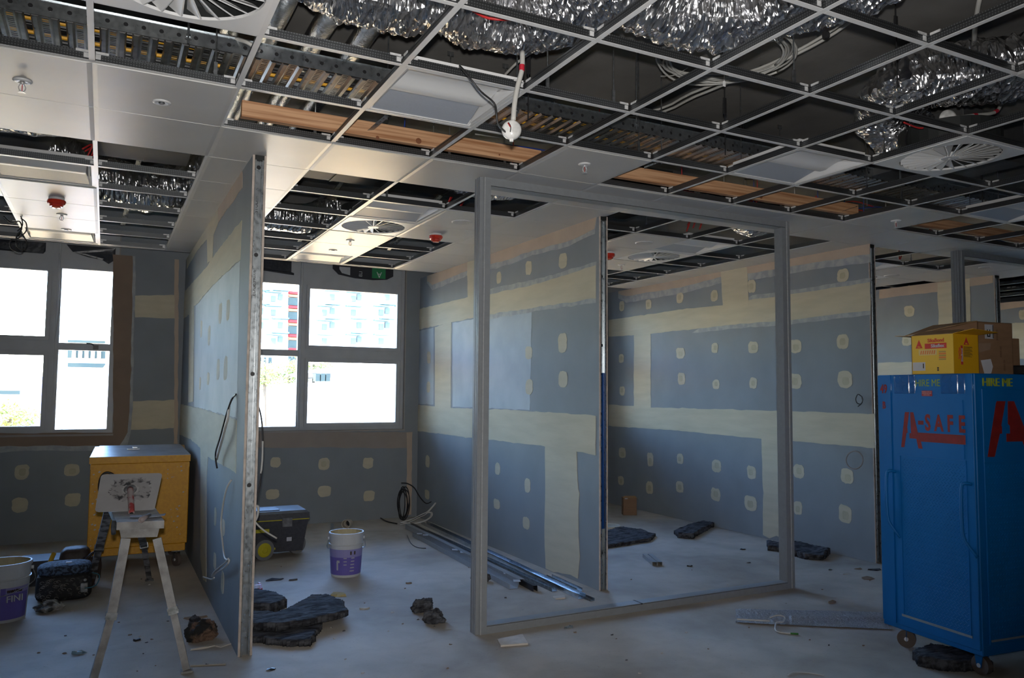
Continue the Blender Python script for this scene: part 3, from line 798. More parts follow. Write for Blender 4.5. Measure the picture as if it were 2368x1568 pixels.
disc('ceiling_speaker', 2277, 618, 0.06, 'small flat disc beside the far grey post at right', 'speaker', False)
# red alarms
AL = mat('alarm_red', (0.55, 0.03, 0.01), 0.25, scale=8, var=0.1, coat=0.5)
def alarm(u, v, label):
    p = on(u, v, 'z', ZT); t_ = thing('fire_alarm', (p.x, p.y, ZT), label, 'alarm', 'red ceiling alarms')
    part(MB().lathe([(0.0, 0.0), (0.052, 0.0), (0.052, -0.018), (0.0, -0.018)], n=24), 'base', WHITE, t_, world=False)
    part(MB().lathe([(0.0, -0.018), (0.060, -0.018), (0.062, -0.030), (0.056, -0.046), (0.046, -0.052), (0.042, -0.066), (0.0, -0.068)], n=12), 'sounder', AL, t_, world=False)
    part(MB().lathe([(0.0, -0.068), (0.030, -0.068), (0.028, -0.076), (0.0, -0.078)], n=14), 'lens', mat('clear_red_lens', (0.75,0.15,0.08), 0.1, scale=5, coat=1), t_, world=False)
alarm(131, 458, 'red alarm sounder on the left bay ceiling')
alarm(1008, 541, 'red alarm sounder on the middle bay ceiling')
alarm(1408, 583, 'red alarm sounder half hidden behind the second wall end')

# ------------------------------------------------------------------ the void above the grid
def crinkle(pts, r, name, label, n=40, step=16, amp=0.10, group='foil wrapped flexible ducts', rf=None, tag_text=None):
    P_ = spline([Vector(p) for p in pts], step); N = len(P_)
    mb = MB(); vs_ = []; fs_ = []; a = Vector((0, 0, 1)); s_ = 0.0
    for i, p in enumerate(P_):
        t = (P_[min(i+1, N-1)]-P_[max(i-1, 0)]).normalized()
        a = (a-t*a.dot(t)).normalized(); b = t.cross(a)
        if i: s_ += (p-P_[i-1]).length
        rr = r*(rf(i/(N-1)) if rf else 1)
        for j in range(n):
            q = 2*pi*j/n; ca, sa = cos(q), sin(q)
            # folds run round the duct, bunched every so often
            k1 = noise.noise(Vector((ca*1.6, sa*1.6, s_*5)))
            k2 = abs(noise.noise(Vector((ca*1.5+9, sa*1.5, s_*22))))
            k3 = abs(noise.noise(Vector((ca*4, sa*4+4, s_*44))))
            d = rr*(1+amp*(1.0*k1+1.5*k2+0.7*k3)-amp*0.3)
            vs_.append(p+a*(d*ca)+b*(d*sa))
    for i in range(N-1):
        for j in range(n):
            j2 = (j+1) % n; fs_.append((i*n+j, i*n+j2, (i+1)*n+j2, (i+1)*n+j))
    mb.add(vs_, fs_)
    return solo(name, mb, FOIL, label, 'duct', group)
def cat_px(lst, z): return [on(u, v, 'z', zz) + Vector((0, 0, 0)) for u, v, zz in lst]
Dz = 3.30
def under(u, v, z, r=0.185):      # centre of a duct whose lower outline passes through photo pixel (u, v)
    return on(u, v, 'z', z) + Vector((0, -0.47*r, 0.88*r))
crinkle([under(u, v, z) for u, v, z in ((560, -70, 3.26), (640, -20, 3.24), (700, 15, 3.21), (770, 45, 3.19), (870, 75, 3.16), (950, 86, 3.16), (1005, 84, 3.18), (1080, 112, 3.15), (1160, 131, 3.14), (1240, 117, 3.15), (1330, 84, 3.18), (1410, 60, 3.20), (1460, 76, 3.19), (1530, 108, 3.16), (1600, 118, 3.15), (1665, 117, 3.15), (1740, 98, 3.17), (1845, 66, 3.20), (1950, 40, 3.23), (2060, -30, 3.26))], 0.172, 'flexible_duct', 'long crinkled foil duct sagging across the top of the picture', n=56, step=26, amp=0.15)
crinkle([on(u, v, 'z', z) for u, v, z in ((2520, 120, 3.38), (2400, 148, 3.36), (2300, 163, 3.34), (2200, 172, 3.34), (2115, 188, 3.34), (2066, 222, 3.33), (2050, 262, 3.29), (2072, 298, 3.22), (2115, 318, 3.14))], 0.172, 'flexible_duct', 'crinkled foil duct bending down to the upper right grille', n=56, step=30, amp=0.15)
crinkle([(-0.35, 5.1, 3.38), (-0.05, 5.12, 3.27), (0.28, 5.15, 3.18), (0.52, 5.12, 3.22), (0.82, 5.05, 3.36)], 0.18, 'flexible_duct', 'foil duct sagging through the open grid of the left bay', n=48, step=14)
crinkle([(2.25, 3.6, 3.30), (2.45, 3.55, 3.22), (2.7, 3.4, 3.16), (2.95, 3.35, 3.2), (3.2, 3.6, 3.35)], 0.15, 'flexible_duct', 'foil duct in the opening left of the large frame post', n=44, step=14)
crinkle([(4.6, 3.7, 3.4), (4.85, 3.45, 3.28), (5.1, 3.3, 3.18), (5.35, 3.35, 3.15), (5.6, 3.6, 3.2), (5.75, 3.9, 3.3)], 0.16, 'flexible_duct', 'yellow-tinged foil duct seen through the top of the large frame', n=44, step=14)
crinkle([(-1.2, 3.3, 3.25), (-0.7, 3.35, 3.15), (-0.2, 3.4, 3.16), (0.1, 3.3, 3.3)], 0.12, 'flexible_duct', 'dull foil duct in the narrow opening before the left light fitting', n=36, step=10)
# foil wrapped pipes along the corridor
for k, (px_, lab) in enumerate(zip((0.60, 0.80, 1.03, 1.25), ('leftmost of the four foil wrapped pipes', 'second from left of the four foil wrapped pipes', 'third from left of the four foil wrapped pipes', 'rightmost of the four foil wrapped pipes'))):
    mb = MB(); pts = [(px_, y, 3.40+0.004*sin(y*9+k)) for y in [-0.2+0.1*q for q in range(42)]]
    mb.tube(pts, 0.058, 20, smooth=False)
    o = solo('wrapped_pipe', mb, FOILP, lab, 'pipe', 'foil wrapped pipes', smooth=True)
    for y in (1.5, 2.85): part(MB().cyl((px_, y, 3.40), (px_, y+0.03, 3.40), 0.062, 20), 'tape_band', FOIL, o)
# perforated steel cable tray
TY0, TY1, TZ = 1.96, 2.35, 3.16
TX0, TX1 = -1.2, 9.6
root = thing('cable_tray', (TX0, TY0, TZ), 'galvanised perforated cable tray running across the ceiling void', 'cable tray')
TRAYM = mat('tray_galvanised', (0.62, 0.61, 0.55), 0.30, 0.95, scale=12, col2=(0.40, 0.40, 0.37), rvar=0.1)
mb = MB(); mb.box(TX0, TX1, TY0, TY0+0.0015, TZ, TZ+0.075).box(TX0, TX1, TY0-0.012, TY0, TZ+0.0735, TZ+0.075)
part(mb, 'side_rail', GALV, root)
part(MB().box(TX0, TX1, TY1, TY1+0.0015, TZ, TZ+0.075), 'side_rail', GALV, root)
HOLE = MB().cyl((0, -0.0008, 0), (0, 0.0, 0), 0.010, 10).mesh('rail_hole', BLACK)
x = TX0+0.05; n = 0
while x < 6.4:
    inst('rail_hole', HOLE, root, (x, TY0, TZ+0.036)); x += 0.075; n += 1
slat = MB()
for s in (-1, 1):
    slat.add([(s*0.020, 0, 0.0), (s*0.020, TY1-TY0, 0.0), (s*0.030, TY1-TY0, -0.010), (s*0.030, 0, -0.010)], [(0, 1, 2, 3)])
    slat.add([(s*0.030, 0, -0.010), (s*0.030, TY1-TY0, -0.010), (s*0.048, TY1-TY0, -0.010), (s*0.048, 0, -0.010)], [(0, 1, 2, 3)])
    slat.add([(s*0.048, 0, -0.010), (s*0.048, TY1-TY0, -0.010), (s*0.056, TY1-TY0, 0.003), (s*0.056, 0, 0.003)], [(0, 1, 2, 3)])
y = 0.0
slat.add([(-0.020, 0, 0), (-0.013, 0, 0), (-0.013, TY1-TY0, 0), (-0.020, TY1-TY0, 0)], [(0, 1, 2, 3)]); slat.add([(0.020, 0, 0), (0.013, 0, 0), (0.013, TY1-TY0, 0), (0.020, TY1-TY0, 0)], [(0, 1, 2, 3)])
for q in range(19):
    yy = q*0.0205; slat.add([(-0.013, yy, 0), (0.013, yy, 0), (0.013, yy+0.012, 0), (-0.013, yy+0.012, 0)], [(0, 1, 2, 3)])
SLM = slat.mesh('tray_slat', TRAYM)
x = TX0+0.06
while x < TX1-0.05:
    inst('tray_slat', SLM, root, (x, TY0, TZ)); x += 0.135
# cables lying on the tray
for k in range(7):
    yy = TY0+0.05+0.045*k; mb = MB()
    mb.tube([(TX0+0.2, yy, TZ+0.016)]+[(x_, yy+0.02*sin(x_*2.1+k*2), TZ+0.016+0.012*(k % 2)) for x_ in [0, 1, 2, 3, 4, 5, 6, 7, 8, 9]], 0.009, 6)
    solo('data_cable', mb, YEL if k in (1, 4) else BLACK, 'cable lying on the perforated tray', 'cable', 'cables on the tray')
# steel service trapeze, hanger rod
for u, v, z0 in ((435, 100, 3.10), (1195, 270, 3.0), (1472, 300, 3.08), (2082, 430, 3.05)):
    p = on(u, v, 'z', z0); mb = MB().cyl((p.x, p.y, z0), (p.x, p.y, ZS), 0.005, 8).cyl((p.x, p.y, z0+0.03), (p.x, p.y, z0+0.042), 0.010, 6).box(p.x-0.014, p.x+0.014, p.y-0.001, p.y+0.001, z0+0.02, z0+0.05)
    solo('threaded_rod', mb, GALV, 'threaded steel rod hanging beside the cable tray', 'rod', 'threaded rods at the tray')
# pine battens
def batten(x0, x1, lab):
    mb = MB().rbox(x0, x1, 2.335, 2.380, 2.982, 3.072, 0.002)
    return solo('timber_batten', mb, PINE, lab, 'timber')
b1 = batten(0.695, 2.53, 'pine timber batten above the grid, left of the sprinkler tile')
KN = mat('pine_knot', (0.22, 0.08, 0.035), 0.6, scale=30)
for u, v, r in ((968, 326, 0.018), (873, 318, 0.010), (1155, 358, 0.006)):
    p = on(u, v, 'y', 2.335); part(MB().lathe([(0.0, -0.0004), (r*0.5, -0.0006), (r, 0.0002)], n=16, M=Matrix.Translation((p.x, 2.3345, p.z)) @ Matrix.Rotation(-pi/2, 4, 'X')), 'knot', KN, b1)
b2 = batten(3.10, 5.50, 'pine timber batten above the grid, right of the sprinkler tile')
b3 = batten(6.0, 8.4, 'far pine timber batten near the right edge')
for u, v in ((1760, 455), ):
    p = on(u, v, 'y', 2.335); part(MB().lathe([(0.0, -0.0004), (0.01, -0.0006), (0.016, 0.0002)], n=16, M=Matrix.Translation((p.x, 2.3345, p.z)) @ Matrix.Rotation(-pi/2, 4, 'X')), 'knot', KN, b2)
# strap brackets over the battens
for k, (p0, p1) in enumerate(((on(845, 312, 'z', 3.0), on(895, 268, 'z', 3.08)), (on(1490, 388, 'z', 2.99), on(1530, 372, 'z', 3.03)), (on(1950, 488, 'z', 2.99), on(2005, 470, 'z', 3.06)))):
    mb = MB().prof([(-0.016, 0), (0.016, 0), (0.016, 0.002), (-0.016, 0.002)], p0, p1); c = (p0+p1)/2
    o = solo('strap_bracket', mb, GALV, ('perforated steel strap over the left pine batten', 'steel strap at the left end of the second pine batten', 'long steel strap over the right end of the second pine batten')[k], 'bracket')
    for q in (0.55, 0.7, 0.85): pp = p0.lerp(p1, q); part(MB().cyl(pp-Vector((0,0,.001)), pp+Vector((0,0,0.004)), 0.004, 8), 'slot', BLACK, o)
    part(MB().cyl(p1-Vector((0,0,0.02)), (p1.x, p1.y, ZS), 0.004, 8), 'threaded_stud', GALV, o)
# ducts and boxes in the dark beyond
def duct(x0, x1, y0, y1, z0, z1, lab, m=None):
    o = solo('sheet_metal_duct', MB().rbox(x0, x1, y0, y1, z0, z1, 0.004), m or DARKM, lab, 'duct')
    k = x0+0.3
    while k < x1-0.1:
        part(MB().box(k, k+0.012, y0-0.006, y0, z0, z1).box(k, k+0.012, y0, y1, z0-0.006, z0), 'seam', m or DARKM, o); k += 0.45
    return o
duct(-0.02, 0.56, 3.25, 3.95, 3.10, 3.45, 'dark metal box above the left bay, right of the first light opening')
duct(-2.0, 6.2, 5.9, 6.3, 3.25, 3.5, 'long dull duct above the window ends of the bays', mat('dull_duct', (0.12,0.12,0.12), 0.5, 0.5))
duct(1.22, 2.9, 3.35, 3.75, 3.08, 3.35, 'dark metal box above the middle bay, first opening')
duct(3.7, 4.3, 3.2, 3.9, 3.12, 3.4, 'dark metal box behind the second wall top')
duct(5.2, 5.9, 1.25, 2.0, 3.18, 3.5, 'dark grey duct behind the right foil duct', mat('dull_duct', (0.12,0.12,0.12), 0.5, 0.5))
crinkle([(1.2, 5.40, 3.14), (1.45, 5.40, 3.13), (1.75, 5.40, 3.15), (2.0, 5.42, 3.30)], 0.13, 'flexible_duct', 'brightly sunlit foil duct end beside the first wall', n=36, step=8)
for k, (x_, lab) in enumerate(((2.0, 'slanting channel in the void of the middle bay, left side'), (3.0, 'slanting channel in the void of the middle bay, right side'), (0.3, 'channel in the void of the left bay'))):
    solo('steel_channel', MB().prof([(-0.02,0),(0.02,0),(0.02,0.02),(0.018,0.02),(0.018,0.002),(-0.018,0.002),(-0.018,0.02),(-0.02,0.02)], (x_, 5.0, 3.5), (x_-0.1, 6.5, 3.12)), GALV, lab, 'channel')
# loose cables in the void
def cable(pts, r, m, lab, name='cable', grp=None, n=6):
    return solo(name, MB().tube(pts, r, n), m, lab, 'cable', grp, smooth=True)
rnd = random.Random(4)
for k in range(26):
    x_ = rnd.uniform(0.8, 8.2); y_ = rnd.uniform(2.55, 3.05); L = rnd.uniform(0.5, 1.8); z_ = rnd.uniform(3.08, 3.3)
    cable([(x_, y_, z_), (x_+L*.3, y_+rnd.uniform(-.1, .1), z_+rnd.uniform(-.05, .05)), (x_+L*.7, y_+rnd.uniform(-.1, .1), z_+rnd.uniform(-.05, .05)), (x_+L, y_+rnd.uniform(-.1, .1), z_)], 0.005,
          rnd.choice([RED, BLUEC, BLACK, BLACK, WCAB, RED]), 'loose cable in the dark void behind the pine battens', grp='cables behind the battens')
for k in range(14):
    x_ = rnd.uniform(0.9, 6.5); y_ = rnd.uniform(2.45, 2.7)
    solo('cable_drop', MB().tube([(x_, y_, 3.02+rnd.uniform(0, .06)), (x_+0.01, y_, 3.2), (x_, y_, 3.5)], 0.004, 5), rnd.choice([GALV, BLUEC, RED, WCAB]), 'thin upright cable or rod behind the pine battens', 'cable', 'uprights behind the battens')
for k, (u, v) in enumerate(((190, 345), (196, 350), (1035, 450), (1060, 465), (1590, 520), (1605, 512), (1620, 515), (2085, 590))):
    p = on(u, v, 'z', 3.15)
    cable([p, p+Vector((.06, .03, .05)), p+Vector((0.03, .05, -.05)), p+Vector((.12, .12, .08)), p+Vector((.2, .2, .3))], 0.006, RED, 'red cable loop hanging in a ceiling opening', grp='red cable loops')
# red cable across the long duct
cable([on(1085, 18, 'z', 3.02), on(1130, 42, 'z', 3.0), on(1205, 45, 'z', 3.0)], 0.006, RED, 'red cable lying against the long foil duct')
cable([on(2090, 283, 'z', 3.02), on(2120, 295, 'z', 3.02), on(2135, 296, 'z', 3.02)], 0.005, RED, 'short red cable under the right foil duct')
# white conduit drop with the round clear box
p0 = on(1208, 134, 'z', 3.05); ZB = 2.80; q = CAM + (p0-CAM)*1.0
def at_y(u, v, y): return on(u, v, 'y', y)
yb = p0.y-0.15
c1 = [at_y(1208, 120, yb+0.02), at_y(1207, 160, yb), at_y(1197, 200, yb), at_y(1190, 240, yb-0.01), at_y(1187, 278, yb-0.01)]
cb = thing('alarm_cable_drop', c1[-1], 'white taped cable dropping from the duct to a clear round box', 'cable')
part(MB().tube(c1, 0.011, 10), 'conduit', WCAB, cb, smooth=True)
part(MB().tube([at_y(1207, 150, yb), at_y(1206.5, 165, yb)], 0.0118, 10, smooth=False), 'red_tape', mat('red_tape', (0.5, 0.02, 0.04), 0.4), cb)
CLR = mat('clear_plastic_cover', (0.75, 0.74, 0.72), 0.12, scale=25, var=0.35, coat=1.0)
cc = at_y(1183, 300, yb); RX = RIGHT; FW = Vector((FWD.x, FWD.y, 0)).normalized()
Mx = Matrix.Translation(cc) @ frame_M((0,0,0), RX, FW)
sens = part(MB().lathe([(0.0, 0.018), (0.030, 0.017), (0.040, 0.008), (0.043, 0.0), (0.043, -0.012), (0.036, -0.020), (0.0, -0.022)], n=24, M=frame_M(cc, Vector((RX.x, RX.y, 0)), (0, 0, 1))), 'clear_box', CLR, cb, smooth=True)
part(MB().box(-0.008, 0.008, -0.053, -0.040, -0.004, 0.004, frame_M(cc, (RX.x, RX.y, 0), (0, 0, 1))), 'box_tab', CLR, cb)
part(MB().tube([cc-FW*0.022+Vector((-0.015,0,0.022)), cc-FW*0.026+Vector((-0.004,0,0.004)), cc-FW*0.022+Vector((-0.006,0,-0.018))], 0.0022, 5), 'inner_wire', BLACK, cb)
part(MB().tube([cc-FW*0.022+Vector((-0.018,0,0.020)), cc-FW*0.027+Vector((-0.006,0,0.002))], 0.0022, 5, smooth=False), 'inner_wire', RED, cb)
cable([at_y(1063, 152, yb+0.05), at_y(1075, 165, yb), at_y(1090, 185, yb-0.02), at_y(1112, 212, yb-0.02), at_y(1142, 238, yb-0.01), at_y(1148, 262, yb-0.01), at_y(1152, 288, yb), at_y(1172, 308, yb+0.0)], 0.0045, BLACK, 'black dangling lead left of the clear round box')
# second sensor with conduit under the right duct
y2 = on(2190, 272, 'z', 3.12).y
c2 = on(2193, 273, 'z', 3.12)
cb2 = thing('alarm_cable_drop', c2, 'white taped cable with clear round box under the right foil duct', 'cable')
part(MB().lathe([(0.0, 0.018), (0.030, 0.017), (0.046, 0.008), (0.050, 0.0), (0.050, -0.012), (0.036, -0.020), (0.0, -0.022)], n=24, M=frame_M(c2, (RX.x, RX.y, 0), (0, 0, 1))), 'clear_box', CLR, cb2, smooth=True)
part(MB().tube([at_y(2210, 272, y2), at_y(2250, 267, y2), at_y(2300, 260, y2+0.0), at_y(2315, 240, y2+.02), at_y(2318, 225, y2+.05)], 0.011, 8), 'conduit', WCAB, cb2, smooth=True)
for u, v, u2, v2 in ((2250, 267, 2258, 266), (2299, 260, 2306, 256)): part(MB().tube([at_y(u, v, y2), at_y(u2, v2, y2)], 0.0122, 8, smooth=False), 'red_tape', MATS['red_tape'], cb2)
cable([on(2098, 300, 'z', 3.05), on(2095, 330, 'z', 3.0), on(2110, 347, 'z', 2.98), on(2140, 345, 'z', 2.99), on(2180, 332, 'z', 3.02), on(2170, 320, 'z', 3.04), on(2150, 314, 'z', 3.06)], 0.006, BLACK, 'black cable looping under the right foil duct')
# cable coil tied under the slab
zc = 3.36; cs = on(1682, 152, 'z', zc)
e1 = (on(1853, 118, 'z', zc)-on(1509, 150, 'z', zc))/2*0.99; rad = e1.length
coil = thing('cable_coil', (cs.x, cs.y, zc), 'coil of white cables lying above the open grid, top right of middle', 'cable coil')
ctr = (on(1853, 118, 'z', zc)+on(1509, 150, 'z', zc))/2
near = on(1680, 212, 'z', zc); far_ = on(1790, 86, 'z', zc)
for k in range(7):
    rr = rad*(1-0.035*k); mb = MB(); pts = []
    for q in range(41):
        an = 2*pi*q/40+k; w_ = 1+0.02*sin(an*2+k*1.7)+0.012*sin(an*5+k)
        pts.append((ctr.x+rr*w_*cos(an), ctr.y+rr*0.92*w_*sin(an), zc+0.012*(k % 3)+0.01*sin(an*3+k)))
    part(MB().tube(pts, 0.0062, 6, smooth=False), 'cable_turn', WCAB, coil, smooth=True)
for an in (0.4, 1.9, 3.3, 4.9):
    p = Vector((ctr.x+rad*0.9*cos(an), ctr.y+rad*0.84*sin(an), zc+0.01)); d = Vector((cos(an), sin(an), 0))
    part(MB().tube([p-d*0.10, p-d*0.02+Vector((0,0,-0.02)), p+d*0.08], 0.002, 4), 'cable_tie', WCAB, coil)
cable([on(1150, 285, 'z', 3.5), on(1480, 262, 'z', 3.48), on(1600, 215, 'z', 3.45), on(1690, 180, 'z', 3.42), on(1780, 148, 'z', 3.42), on(1900, 85, 'z', 3.46), on(2010, 5, 'z', 3.5), on(2060, -60, 'z', 3.5)], 0.009, WCAB, 'long pair of white cables crossing under the slab, upper cable')
cable([on(1130, 290, 'z', 3.49), on(1480, 270, 'z', 3.47), on(1610, 222, 'z', 3.44), on(1700, 185, 'z', 3.41), on(1775, 156, 'z', 3.41), on(1905, 92, 'z', 3.45), on(2015, 12, 'z', 3.49), on(2070, -55, 'z', 3.49)], 0.009, WCAB, 'long pair of white cables crossing under the slab, lower cable')
for k, (u, v) in enumerate(((1762, 160), (1910, 82))):
    p = on(u, v, 'z', 3.43); solo('cable_clip', MB().cyl(p+Vector((-0.012,-0.01,0)), p+Vector((0.012,0.01,0)), 0.02, 10), BLACK, ('black clip on the white cables inside the coil', 'black clip on the white cables right of the coil')[k], 'clip')
cable([on(1166, 175, 'z', 3.4), on(1190, 150, 'z', 3.42), on(1215, 130, 'z', 3.45)], 0.008, WCAB, 'white cable end below the long foil duct')
cable([on(430, 80, 'z', 3.22), on(480, 78, 'z', 3.24), on(540, 88, 'z', 3.24), on(575, 100, 'z', 3.2), on(600, 118, 'z', 3.18)], 0.010, WCAB, 'white cable arching over the tray at upper left')
cable([on(2268, -10, 'z', 3.45), on(2262, 15, 'z', 3.42), on(2255, 60, 'z', 3.38), on(2253, 95, 'z', 3.4)], 0.012, WCAB, 'white taped cable above the right duct')
# black cable ties at hanger heads
for k, (u, v, z) in enumerate(((1676, 245, 3.25), (2072, 60, 3.3), (2270, 400, 3.25), (1222, 150, 3.25))):
    p = on(u, v, 'z', z)
    solo('hanger_clip', MB().rbox(p.x-0.012, p.x+0.012, p.y-0.004, p.y+0.004, z-0.05, z+0.05, 0.002).cyl((p.x, p.y, z-0.3), (p.x, p.y, ZS), 0.0035, 6), BLACK, 'black adjustment clip on a grid hanger', 'clip', 'black hanger clips')
p = on(1675, 194, 'z', 3.30)
solo('bright_bracket', MB().box(p.x-0.010, p.x+0.010, p.y, p.y+0.002, 3.285, 3.315).cyl((p.x, p.y, 3.31), (p.x, p.y, ZS), 0.003, 6), mat('polished_plate', (0.9, 0.9, 0.9), 0.3, 0.0), 'tiny shiny plate hanging inside the cable coil', 'bracket')
# cables hanging from the left bay ceiling
for k, lst in enumerate(([(8, 500, 2.9), (25, 515, 2.9), (45, 512, 2.9), (50, 530, 2.85), (38, 548, 2.8), (40, 570, 2.78), (55, 578, 2.78), (62, 560, 2.8), (48, 540, 2.84)], [(48, 505, 2.93), (60, 515, 2.9), (60, 535, 2.86), (40, 552, 2.82), (25, 555, 2.8), (26, 575, 2.76), (48, 583, 2.74), (55, 572, 2.76)], [(20, 480, 2.93), (45, 495, 2.9), (52, 520, 2.86), (40, 535, 2.83)])):
    yy = 5.6; cable([at_y(u, v, yy-0.05*k) for u, v, z in lst], 0.005, BLACK, ('longest of the tangled black cables hanging at the left bay ceiling', 'lower loop of the tangled black cables hanging at the left bay ceiling', 'short upper piece of the tangled black cables at the left bay ceiling')[k], grp='tangled cables of the left bay')
# ------------------------------------------------------------------ outside
def EM(n, c, **k): return mat(n, c, 0.9, scale=1.5, **k)
PALE = EM('pale_render', (0.60, 0.58, 0.55)); ROOFM = EM('pale_roof_sheet', (0.72, 0.52, 0.28)); TGRND = EM('street', (0.35, 0.34, 0.32))
struct('ground_outside', MB().box(-80, 140, YW+0.4, 220, -7.2, -7.0), TGRND)
# apartment block seen through the middle window
YA = 62.0
a0, a1 = on(560, 800, 'y', YA), on(1010, 640, 'y', YA)
r_ = thing('apartment_block', ((a0.x+a1.x)/2, YA, -7), 'distant white apartment block with small windows and red panels', 'building')
z0, z1 = -7, on(700, 632, 'y', YA).z
part(MB().box(a0.x-6, a1.x+10, YA, YA+12, z0, z1), 'wall', EM('white_facade', (0.62, 0.65, 0.68)), r_)
WINM = EM('window_grey', (0.10, 0.14, 0.16)); LEDG = EM('ledge_teal', (0.10, 0.20, 0.21)); REDP = EM('red_panel', (0.42, 0.02, 0.02)); GRNG = EM('stair_glass', (0.035, 0.05, 0.045)); ORG = EM('terracotta_panel', (0.30, 0.12, 0.06))
for c_, u in enumerate((598, 627, 643, 745, 763, 812, 825, 876, 890, 925)):
    for r__, v in enumerate((680, 712, 745, 778)):
        if (c_+r__) % 4 == 3: continue
        p = on(u, v+(c_ % 2)*4, 'y', YA-0.1); q = on(u+10, v+14+(c_ % 2)*4, 'y', YA-0.1)
        wn = part(MB().box(p.x, q.x, YA-0.25, YA-0.02, q.z, p.z), 'window', WINM, r_)
        part(MB().box(p.x-0.5, q.x+0.4, YA-0.7, YA-0.1, p.z+0.22, p.z+0.34), 'ledge', LEDG, wn)
for v0 in (674, 707, 740, 773, 805, 838):
    p = on(668, v0, 'y', YA-0.3); q = on(693, v0+7, 'y', YA-0.3); part(MB().box(p.x, q.x, YA-0.5, YA-0.02, q.z, p.z), 'red_panel', REDP, r_)
    p = on(668, v0+7, 'y', YA-0.3); q = on(693, v0+14, 'y', YA-0.3); part(MB().box(p.x, q.x, YA-0.4, YA-0.02, q.z, p.z), 'orange_panel', ORG, r_)
    p = on(668, v0+14, 'y', YA-0.3); q = on(693, v0+33, 'y', YA-0.3); part(MB().box(p.x, q.x, YA-0.35, YA-0.02, q.z, p.z), 'stair_glazing', GRNG, r_)
# low dark bands (balconies) lower left of it
YB = 40.0
def facade(name, lab, rects, wallrect, m=PALE, Y=YB, d=8):
    p, q = on(wallrect[0], wallrect[1], 'y', Y), on(wallrect[2], wallrect[3], 'y', Y)
    r_ = thing(name, ((p.x+q.x)/2, Y, -7), lab, 'building')
    part(MB().box(p.x, q.x, Y, Y+d, -7, p.z), 'wall', m, r_)
    for (u0, v0, u1, v1, n_) in rects:
        a, b = on(u0, v0, 'y', Y-0.1), on(u1, v1, 'y', Y-0.1); mw = MB().box(a.x, b.x, Y-0.15, Y+0.02, b.z, a.z); wn = part(mw, 'window', GRNG, r_)
        for k in range(1, n_):
            xx = a.x+(b.x-a.x)*k/n_; part(MB().box(xx-0.06, xx+0.06, Y-0.22, Y-0.1, b.z, a.z), 'glazing_bar', PALE, wn)
    return r_
facade('house', 'low pale building with a dark window band, beyond the trees', [(596, 826, 628, 840, 3), (596, 850, 628, 866, 1)], (560, 815, 640, 900), Y=46)
hs_ = facade('house', 'white house with a row of windows outside the left bay', [(157, 803, 243, 829, 6), (157, 786, 243, 794, 1), (157, 839, 243, 850, 1)], (128, 772, 300, 1100), Y=30)
facade('house', 'low roofline with pale wall outside the far left window', [(0, 903, 45, 912, 1)], (-60, 880, 60, 1060), Y=28)
a, b = on(238, 757, 'y', 29.5), on(300, 768, 'y', 29.5)
part(MB().box(a.x, b.x, 29.2, 30.0, b.z, a.z), 'eave', EM('ochre_eave', (0.45,0.36,0.2)), hs_)
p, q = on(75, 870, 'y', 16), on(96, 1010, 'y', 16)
solo('wall_shadow_strip', MB().rbox(p.x, q.x, 15.7, 16.1, q.z-3, p.z, 0.02), EM('mauve_shadow_tint', (0.25, 0.24, 0.36)), 'mauve strip standing in for a wall shadow outside the left window', 'shadow strip')  # wall shadow built as a solid strip, its shade put into the colour
solo('brick_wall', MB().box(on(70,950,'y',17.5).x, on(262,950,'y',17.5).x, 17.5, 18, -7, on(120, 880, 'y', 17.5).z), EM('mauve_white_brick', (0.66, 0.63, 0.68)), 'low pale wall outside the left bay', 'wall')
p, q = on(132, 998, 'y', 12), on(246, 846, 'y', 14)
solo('stay_wire', MB().tube([p+(p-q)*((p.z+7.0)/(q.z-p.z)), q], 0.025, 6, smooth=False), EM('ochre_pole', (0.5, 0.38, 0.15)), 'thin ochre pole slanting up outside the left window', 'pole')
# big pale roofs just beyond the windows: they throw the sun up at the ceiling
solo('near_roof', MB().prism([(-9, 9.0, -1.9), (16, 9.0, -1.9), (16, 19, -0.35), (-9, 19, -0.9)], (0, 0, -0.15)), ROOFM, 'large sunlit pale roof below the windows', 'roof')
p0, p1, p2 = on(985, 1003, 'y', 15), on(893, 880, 'y', 21), on(1010, 800, 'y', 24)
rg = solo('gable_roof', MB().prism([on(715, 1000, 'y', 14.0), on(1010, 1000, 'y', 14.0), on(1015, 850, 'y', 24), on(900, 862, 'y', 26), on(800, 880, 'y', 27), on(720, 900, 'y', 27)], (0, 0, -0.2)), ROOFM, 'pale pitched roof filling the lower right window', 'roof')
a, b = on(822, 985, 'y', 14.6), on(893, 872, 'y', 24)
part(MB().tube([a, b], 0.05, 6, smooth=False), 'hip_flashing', EM('grey_flashing', (0.35, 0.35, 0.35)), rg)
# curved dark roof and clerestory
YC = 33.0
cr_ = thing('curved_roof_hall', (on(800, 860, 'y', YC).x, YC, -7), 'dark curved roof with clerestory glazing beyond the pale roof', 'building')
pts = [on(u, v, 'y', YC) for u, v in ((728, 862), (760, 853), (800, 847), (835, 849), (862, 853), (880, 858))]
part(MB().prism(pts+[on(762, 874, 'y', YC)], (0, 6, 0)), 'roof', EM('slate_roof', (0.16, 0.16, 0.17)), cr_)
for k in range(3):
    a, b = on(728+12*k, 864, 'y', YC-0.3), on(737+12*k, 882, 'y', YC-0.3); part(MB().box(a.x, b.x, YC-0.5, YC, b.z, a.z), 'window', GRNG, cr_)
part(MB().box(on(715,862,'y',YC).x, on(950,862,'y',YC).x, YC+1, YC+8, -7, on(800, 886, 'y', YC).z), 'wall', PALE, cr_)
